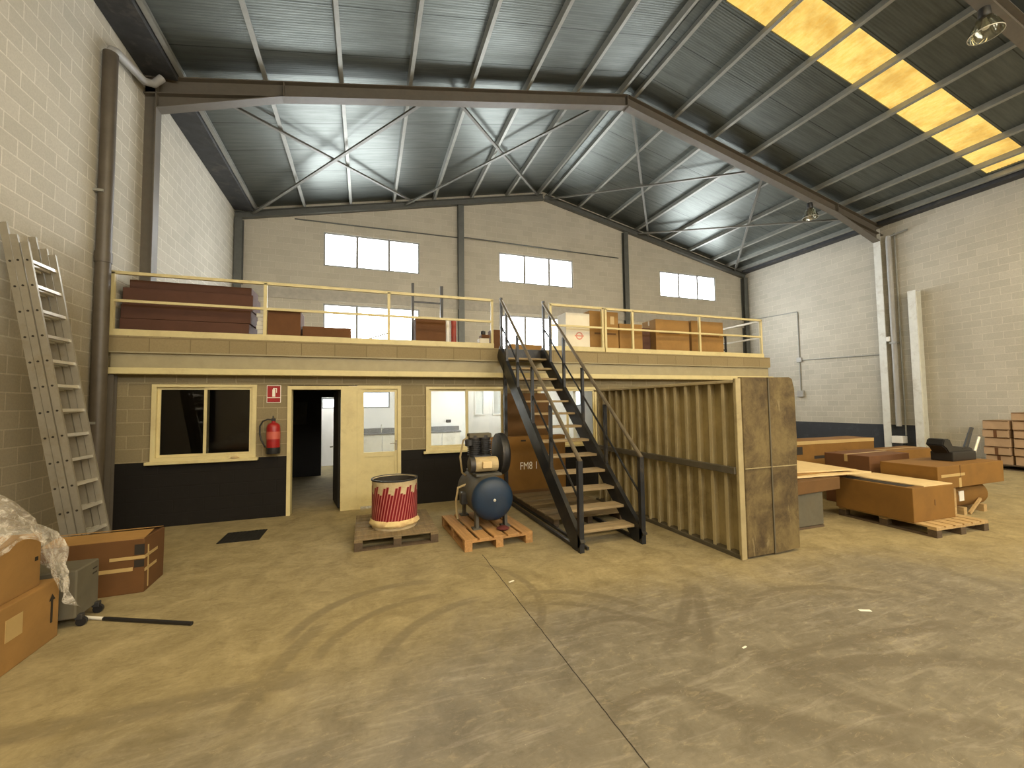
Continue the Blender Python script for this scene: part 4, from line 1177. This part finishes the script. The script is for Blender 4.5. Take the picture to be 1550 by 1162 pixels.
obj('hand_hole', bbox(-0.80, -0.62, -0.278, -0.273, 0.70, 0.86), M['ink'], c)
obj('torn_slit', bbox(-0.30, 0.35, -0.278, -0.273, 0.60, 0.66), M['ink'], c)
obj('side_seam', bbox(0.62, 0.66, -0.278, -0.273, 0.50, 0.75), M['card_dark'], c)
obj('side_lid', bbox(-1.5, 1.5, -0.279, -0.273, 0.90, 0.97), M['tape'], c)
# black machine part on the wide carton
bk = thing('machine_part', 'black cast machine part with two upright levers on the wide carton', 'machine part', (9.12, 4.05, 0.80))
obj('base_casting', bbox(-0.32, 0.34, -0.14, 0.14, 0.0, 0.15, 0.02, 2), M['black'], bk)
bb = bmesh.new()
pr = [(-0.34, 0.13), (0.34, 0.13), (0.30, 0.20), (0.05, 0.205), (-0.22, 0.24), (-0.30, 0.36), (-0.45, 0.36), (-0.50, 0.26), (-0.40, 0.20)]
fr = [bb.verts.new((x, -0.11, z)) for x, z in pr]; bk_ = [bb.verts.new((x, 0.11, z)) for x, z in pr]
bb.faces.new(fr); bb.faces.new(bk_[::-1])
for i in range(len(pr)):
    j = (i + 1) % len(pr); bb.faces.new((fr[i], bk_[i], bk_[j], fr[j]))
bmesh.ops.recalc_face_normals(bb, faces=bb.faces[:])
bmesh.ops.bevel(bb, geom=bb.edges[:], offset=0.015, segments=2, affect='EDGES')
obj('casting', bb, M['black'], bk)
obj('lever', tubed([(0.20, -0.05, 0.08), (0.40, -0.05, 0.42)], 0.03, 8), M['black'], bk, True)
obj('lever', tubed([(0.32, 0.03, 0.04), (0.66, 0.03, 0.50)], 0.028, 8), M['black'], bk, True)
obj('steel_link', tubed([(0.30, -0.12, 0.06), (0.50, -0.12, 0.36)], 0.018, 8), M['alu_edge'], bk, True)
# cartons stacked at the right wall
rp_ = pallet('dark pallet under the cartons stacked at the right wall', (15.6, 5.0, 0), 0, 0.95, 2.35, 0.13, M['wood_dark'], M['wood_dark'], nb=4)
ROWN = ['bottom', 'second', 'third', 'fourth', 'fifth', 'top']
COLN = ['first', 'second', 'third', 'fourth']
ys = [(5.64, 6.14), (5.12, 5.61), (4.60, 5.09), (4.08, 4.57)]
base = None
for ci, (ya, yb) in enumerate(ys):
    rows = 5 if ci == 0 else 6
    z = 0.13
    for ri in range(rows):
        h = 0.205 if ri % 2 else 0.235
        jx = random.uniform(-0.03, 0.03); jy = random.uniform(-0.02, 0.02)
        lab = 'pinkish carton in the %s row, %s column from left, of the right wall stack' % (ROWN[ri], COLN[ci])
        o = carton('stacked_carton', lab, (15.55 + jx, (ya + yb) / 2 + jy, z), (0.72, (yb - ya) - 0.03, h - 0.012), random.uniform(-0.015, 0.015), 'card_pink', False, group='pinkish cartons stacked at the right wall')
        obj('lid_shadow_gap', bbox(-0.365, -0.355, -(yb - ya) / 2 + 0.03, (yb - ya) / 2 - 0.03, h - 0.03, h - 0.012), M['card_dark'], o)
        if ri in (0, 1, 3):
            obj('tape_strip', bbox(-0.364, -0.356, -0.03, 0.03, 0.0, h - 0.03), M['card_old'], o)
        z += h

# ------------------------------------------------------------------ things on the mezzanine
Z = ZSLAB1
for i, (x0, x1, y0, y1, z0, z1, lab) in enumerate((
        (-3.58, -1.86, 7.92, 8.50, 0.0, 0.30, 'long dark red brown carton at the bottom of the stack behind the left railing'),
        (-3.58, -1.84, 7.94, 8.50, 0.30, 0.52, 'long dark red brown carton second from the bottom behind the left railing'),
        (-3.58, -1.82, 7.98, 8.52, 0.52, 0.80, 'long umber carton third from the bottom behind the left railing'),
        (-3.52, -1.86, 8.04, 8.52, 0.80, 0.94, 'flat umber carton topping the stack behind the left railing'))):
    carton('long_carton', lab, ((x0 + x1) / 2, (y0 + y1) / 2, Z + z0), (x1 - x0, y1 - y0, z1 - z0 - 0.006), random.uniform(-0.008, 0.008), 'card_brown' if i > 1 else 'card_brown', False, group='long brown cartons stacked behind the left railing')
pw = bmesh.new()
for k in range(7):
    b_ = bbox(-0.06 + 0.01 * (k % 3), 0.10, -0.15, 0.12, k * 0.07, k * 0.07 + 0.069, 0.006); me = bpy.data.meshes.new('t'); b_.to_mesh(me); b_.free(); pw.from_mesh(me); bpy.data.meshes.remove(me)
tag(obj('paper_stack', pw, M['paper'], loc=(-1.70, 8.1, Z)), 'stack of white papers at the end of the long brown cartons', 'paper')
carton('cardboard_carton', 'square red brown carton right of the long brown stack on the mezzanine', (-1.32, 8.05, Z), (0.50, 0.45, 0.54), 0, 'card_old', False)
carton('cardboard_carton', 'flat red brown carton lying low behind the left railing', (-0.66, 8.12, Z), (0.78, 0.5, 0.29), 0.02, 'card_old', False)
st_ = tag(obj('loose_stick', tubed([(-0.33, 0, -0.10), (0.30, 0, 0.13)][::-1], 0.012, 8), M['galv'], None, True, loc=(0.0, 8.5, Z + 0.35)), 'thin grey stick leaning low behind the left railing', 'stick')
st_.location = (0.10, 8.05, Z + 0.14)
c = carton('cardboard_carton', 'square brown carton below the dark posts on the mezzanine', (1.18, 8.25, Z), (0.58, 0.45, 0.60), 0, 'card_old', False)
tag(obj('white_tube', lathe([(0.045, 0), (0.045, 0.60), (0.0, 0.60)], 16), M['white_plastic'], None, True, loc=(1.53, 8.2, Z)), 'white tube standing right of the square brown carton', 'tube')
tag(obj('red_tube', lathe([(0.055, 0), (0.055, 0.61), (0.0, 0.61)], 16), M['red_dark'], None, True, loc=(1.66, 8.2, Z)), 'dark red tube standing beside the white tube', 'tube')
hd = thing('steel_trestle', 'dark steel trestle frame with two uprights rising above the left railing', 'trestle', (1.2, 8.62, Z))
obj('upright', bbox(-0.33, -0.28, -0.03, 0.03, 0, 1.42), M['navy'], hd)
obj('upright', bbox(0.26, 0.32, -0.03, 0.03, 0, 1.40), M['black'], hd)
obj('cross_bar', bbox(-0.28, 0.26, -0.015, 0.015, 1.02, 1.05), M['navy'], hd)
tag(obj('flat_board', bbox(-0.9, 0.9, -0.25, 0.25, 0, 0.10, 0.004), M['card_old'], loc=(1.75, 9.0, Z)), 'low brown board behind the square carton and tubes', 'board')
bl = thing('small_toolbox', 'small cluttered box with dark lid beside the railing end at the stairs', 'box', (2.22, 8.0, Z))
obj('body', bbox(-0.10, 0.10, -0.1, 0.1, 0, 0.22, 0.008), M['white_carton'], bl)
obj('lid', bbox(-0.06, 0.11, -0.11, 0.11, 0.22, 0.29, 0.01), M['card_old'], bl)
obj('knob', lathe([(0, 0.29), (0.05, 0.31), (0.05, 0.37), (0, 0.39)][::1], 12), M['black'], bl, True)
carton('cardboard_carton', 'small dark brown carton at the stair head by the railing post', (2.62, 8.55, Z), (0.20, 0.3, 0.50), 0, 'card_old', False)
carton('cardboard_carton', 'low tan carton at the top of the staircase', (3.36, 8.7, Z), (0.75, 0.4, 0.22), 0, 'card_light', False)
c = carton('white_carton', 'white carton with a faint red emblem behind the gate panel', (4.33, 8.12, Z), (0.58, 0.42, 0.86), 0, 'white_carton', False)
em = lathe([(0.06, 0.0), (0.085, 0.0), (0.085, 0.004), (0.06, 0.004)], 20, False, False); em.transform(Matrix.Translation((0.03, -0.211, 0.36)) @ Matrix.Rotation(PI / 2, 4, 'X'))
obj('emblem', em, solid('faded_red', (0.6, 0.25, 0.2), 0.7), c)
obj('emblem_bar', bbox(-0.08, 0.14, -0.2125, -0.209, 0.345, 0.375), solid('faded_red_bar', (0.62, 0.28, 0.22), 0.7), c)
c = carton('cardboard_carton', 'tall brown carton with tape right of the white carton', (5.00, 8.18, Z), (0.74, 0.5, 0.94), 0, 'card_light', True)
obj('tape_strip', bbox(0.16, 0.26, -0.254, -0.249, 0.66, 0.84), M['tape'], c)
obj('dark_handle_band', bbox(-0.25, 0.3, -0.254, -0.249, 0.42, 0.46), M['card_dark'], c)
carton('cardboard_carton', 'shorter brown carton between the tall one and the dark carton', (5.72, 8.2, Z), (0.62, 0.5, 0.70), 0, 'card_light', True)
carton('cardboard_carton', 'dark umber carton in the gap of the right railing row', (6.22, 8.3, Z), (0.30, 0.4, 0.66), 0, 'card_brown', False)
c = carton('cardboard_carton', 'wide brown carton left of the pair near the mezzanine end', (6.90, 8.2, Z), (0.98, 0.5, 0.86), 0, 'card_light', True)
obj('printed_line', bbox(-0.4, 0.2, -0.254, -0.249, 0.52, 0.55), M['card_dark'], c)
c = carton('cardboard_carton', 'wide brown carton closest to the mezzanine end', (7.96, 8.2, Z), (1.0, 0.5, 0.88), 0, 'card_light', True)
obj('printed_line', bbox(-0.3, 0.35, -0.254, -0.249, 0.50, 0.53), M['card_dark'], c)
tag(obj('black_bag', lathe([(0.0, 0.0), (0.16, 0.01), (0.2, 0.1), (0.15, 0.2), (0.06, 0.24), (0.0, 0.25)], 16), M['black'], None, True, loc=(6.35, 8.85, Z + 0.0)), 'black bag slumped behind the dark umber carton', 'bag')
rk = thing('metal_rack', 'dark metal rack standing at the far end of the mezzanine', 'rack', (10.0 - 0.85, 8.9, Z))
for x in (-0.18, 0.18):
    for y in (-0.2, 0.2):
        obj('upright', bbox(x - 0.02, x + 0.02, y - 0.02, y + 0.02, 0, 0.72), M['cast'], rk)
obj('shelf', bbox(-0.2, 0.2, -0.22, 0.22, 0.68, 0.72), M['cast'], rk)
obj('shelf', bbox(-0.2, 0.2, -0.22, 0.22, 0.30, 0.33), M['cast'], rk)
obj('drum_can', lathe([(0.0, 0.33), (0.13, 0.33), (0.13, 0.62), (0, 0.62)], 18), M['black'], rk, True)

# ------------------------------------------------------------------ ladder
LD = thing('extension_ladder', 'three section aluminium extension ladder leaning on the left block wall', 'ladder', (-2.755, 6.0, 0))
base_v = Vector((0, 0, 0)); top_v = Vector((-0.675, 0, 3.70))
dl = (top_v - base_v).normalized(); nl = Vector((dl.z, 0, -dl.x))  # outward normal, to the room
LEN = (top_v - base_v).length
secs = [(0.0, 0.0, LEN - 0.10, 0.205), (-0.070, 0.0, LEN - 0.02, 0.215), (-0.140, 0.0, LEN + 0.12, 0.205)]
for k, (off, s0, s1, hw) in enumerate(secs):
    for sy in (-1, 1):
        a = base_v + dl * (s0 + 0.02) + nl * (off - 0.03) + Vector((0, sy * hw, 0)); b = base_v + dl * s1 + nl * (off - 0.03) + Vector((0, sy * hw, 0))
        obj('stile', swept(rect(0.026, 0.062), a, b, up=nl), M['alu'], LD)
    nr = 13
    for i in range(nr):
        s = 0.20 + i * 0.272
        p = base_v + dl * s + nl * (off - 0.03)
        obj('rung', swept(rect(0.034, 0.034), p + Vector((0, -hw, 0)), p + Vector((0, hw, 0)), up=nl), M['alu_edge'], LD)
for k, (off, s0, s1, hw) in enumerate(secs):
    for i in range(13):
        s = 0.20 + i * 0.272
        p = base_v + dl * s + nl * (off - 0.03)
        if i % 1 == 0:
            o = obj('rung_end', swept(circ(0.011, 8), p + Vector((0, -hw - 0.018, 0)), p + Vector((0, -hw - 0.010, 0)), up=nl), M['ink'], LD)
for sy in (-1, 1):
    obj('rubber_foot', bbox(-0.06, 0.03, sy * 0.205 - 0.025, sy * 0.205 + 0.025, 0, 0.05, 0.008), M['black'], LD)

# ------------------------------------------------------------------ fire point
sg = thing('fire_sign', 'red and white fire extinguisher sign on the block wall', 'sign', (-1.455, YOFF - 0.004, 2.025))
obj('plate', bbox(-0.105, 0.105, -0.004, 0.004, -0.145, 0.145, 0.003), M['white_plastic'], sg)
obj('red_field', bbox(-0.095, 0.095, -0.006, -0.003, -0.055, 0.135), M['red'], sg)
obj('red_band', bbox(-0.095, 0.095, -0.006, -0.003, -0.135, -0.065), M['red'], sg)
ic = bmesh.new()
box(ic, -0.022, 0.022, -0.0075, -0.005, -0.045, 0.075); box(ic, -0.012, 0.012, -0.0075, -0.005, 0.075, 0.10); box(ic, 0.012, 0.045, -0.0075, -0.005, 0.085, 0.098); box(ic, 0.035, 0.045, -0.0075, -0.005, 0.02, 0.085)
obj('extinguisher_symbol', ic, M['paper'], sg)
fe = thing('fire_extinguisher', 'red fire extinguisher with black hose on the block wall by the dark doorway', 'fire extinguisher', (-1.43, YOFF - 0.13, 1.05))
obj('cylinder', lathe([(0.0, 0.085), (0.098, 0.085), (0.100, 0.10), (0.100, 0.42), (0.09, 0.465), (0.06, 0.495), (0.03, 0.505), (0.03, 0.53), (0, 0.53)], 28), M['red'], fe, True)
obj('base_cup', lathe([(0.0, 0.0), (0.098, 0.0), (0.104, 0.02), (0.104, 0.10), (0.098, 0.105)], 28), M['black'], fe, True)
obj('valve', bbox(-0.028, 0.028, -0.03, 0.03, 0.525, 0.575, 0.008), M['cast'], fe)
obj('handle', swept(rect(0.02, 0.012), (0.0, -0.02, 0.585), (0.02, -0.14, 0.61)), M['black'], fe)
obj('hose', tubed([(-0.02, -0.01, 0.55), (-0.08, -0.02, 0.56), (-0.15, -0.02, 0.53), (-0.19, -0.02, 0.45), (-0.19, -0.02, 0.33), (-0.165, -0.03, 0.23), (-0.12, -0.06, 0.15), (-0.10, -0.08, 0.12)], 0.013, 10), M['black'], fe, True)
obj('paper_label', lathe([(0.1015, 0.24), (0.1015, 0.36)], 28, False, False), solid('faded_red_label', (0.48, 0.10, 0.07), 0.5), fe, True)
obj('wall_bracket', bbox(-0.03, 0.03, 0.09, 0.13, 0.36, 0.44), M['cast'], fe)
tag(obj('putty_blob', lathe([(0.0, 0.0), (0.05, 0.004), (0.06, 0.02), (0.03, 0.035), (0, 0.036)], 10), M['board'], None, True, loc=(-1.98, YOFF - 0.06, 0.995)), 'dried foam blob on the sill of the dark window', 'foam blob')

# floor drain, litter
gt = thing('floor_grate', 'black square drain grate in the floor near the dark window', 'grate', (-1.62, 6.82, 0))
obj('frame', merge(bbox(-0.25, 0.25, -0.25, -0.225, 0, 0.008), bbox(-0.25, 0.25, 0.225, 0.25, 0, 0.008), bbox(-0.25, -0.225, -0.225, 0.225, 0, 0.008), bbox(0.225, 0.25, -0.225, 0.225, 0, 0.008), bbox(-0.225, 0.225, -0.225, 0.225, 0, 0.004)), M['grate'], gt)
for i in range(9):
    obj('bar', bbox(-0.2 + i * 0.047, -0.2 + i * 0.047 + 0.018, -0.225, 0.225, 0.004, 0.009), M['grate'], gt)
for x, y, s, lab in ((4.03, 2.42, 0.03, 'white paper scrap on the open floor to the right'), (2.62, 2.38, 0.014, 'tiny white scrap in the middle of the tyre marks'),
                     (1.40, 4.06, 0.02, 'small white scrap on the floor in front of the pine pallet')):
    o = obj('paper_scrap', bbox(-s * 1.6, s * 1.6, -s * 0.5, s * 0.5, 0.001, 0.005, 0.001), M['paper'], loc=(x, y, 0)); o.rotation_euler.z = random.uniform(-0.8, 0.8)
    tag(o, lab, 'scrap')

# ------------------------------------------------------------------ camera, world, view
camd = bpy.data.cameras.new('camera'); cam = bpy.data.objects.new('camera', camd); COL.objects.link(cam)
R = Vector((0.943037, -0.33244, -0.012821)); U = Vector((-0.004396, -0.050985, 0.99869)); F = Vector((0.332658, 0.941745, 0.049543))
mw = Matrix.Identity(4)
for i in range(3):
    mw[i][0], mw[i][1], mw[i][2] = R[i], U[i], -F[i]
mw[2][3] = 1.8
cam.matrix_world = mw
camd.sensor_width = 36.0; camd.lens = 624.8 / 1550 * 36.0
camd.clip_start = 0.05; camd.clip_end = 200
scene.camera = cam

w = bpy.data.worlds.new('sky'); scene.world = w; w.use_nodes = True
w.node_tree.nodes['Background'].inputs[0].default_value = (1.0, 0.97, 0.90, 1)
w.node_tree.nodes['Background'].inputs[1].default_value = 1.0
scene.view_settings.view_transform = 'Standard'
scene.view_settings.look = 'None'
scene.view_settings.gamma = 1.0
scene.view_settings.use_curve_mapping = False
scene.view_settings.exposure = 0.6
scene.cycles.max_bounces = 8
scene.cycles.diffuse_bounces = 5
scene.cycles.glossy_bounces = 3
scene.cycles.transparent_max_bounces = 10
scene.cycles.sample_clamp_indirect = 6.0
scene.cycles.use_denoising = True
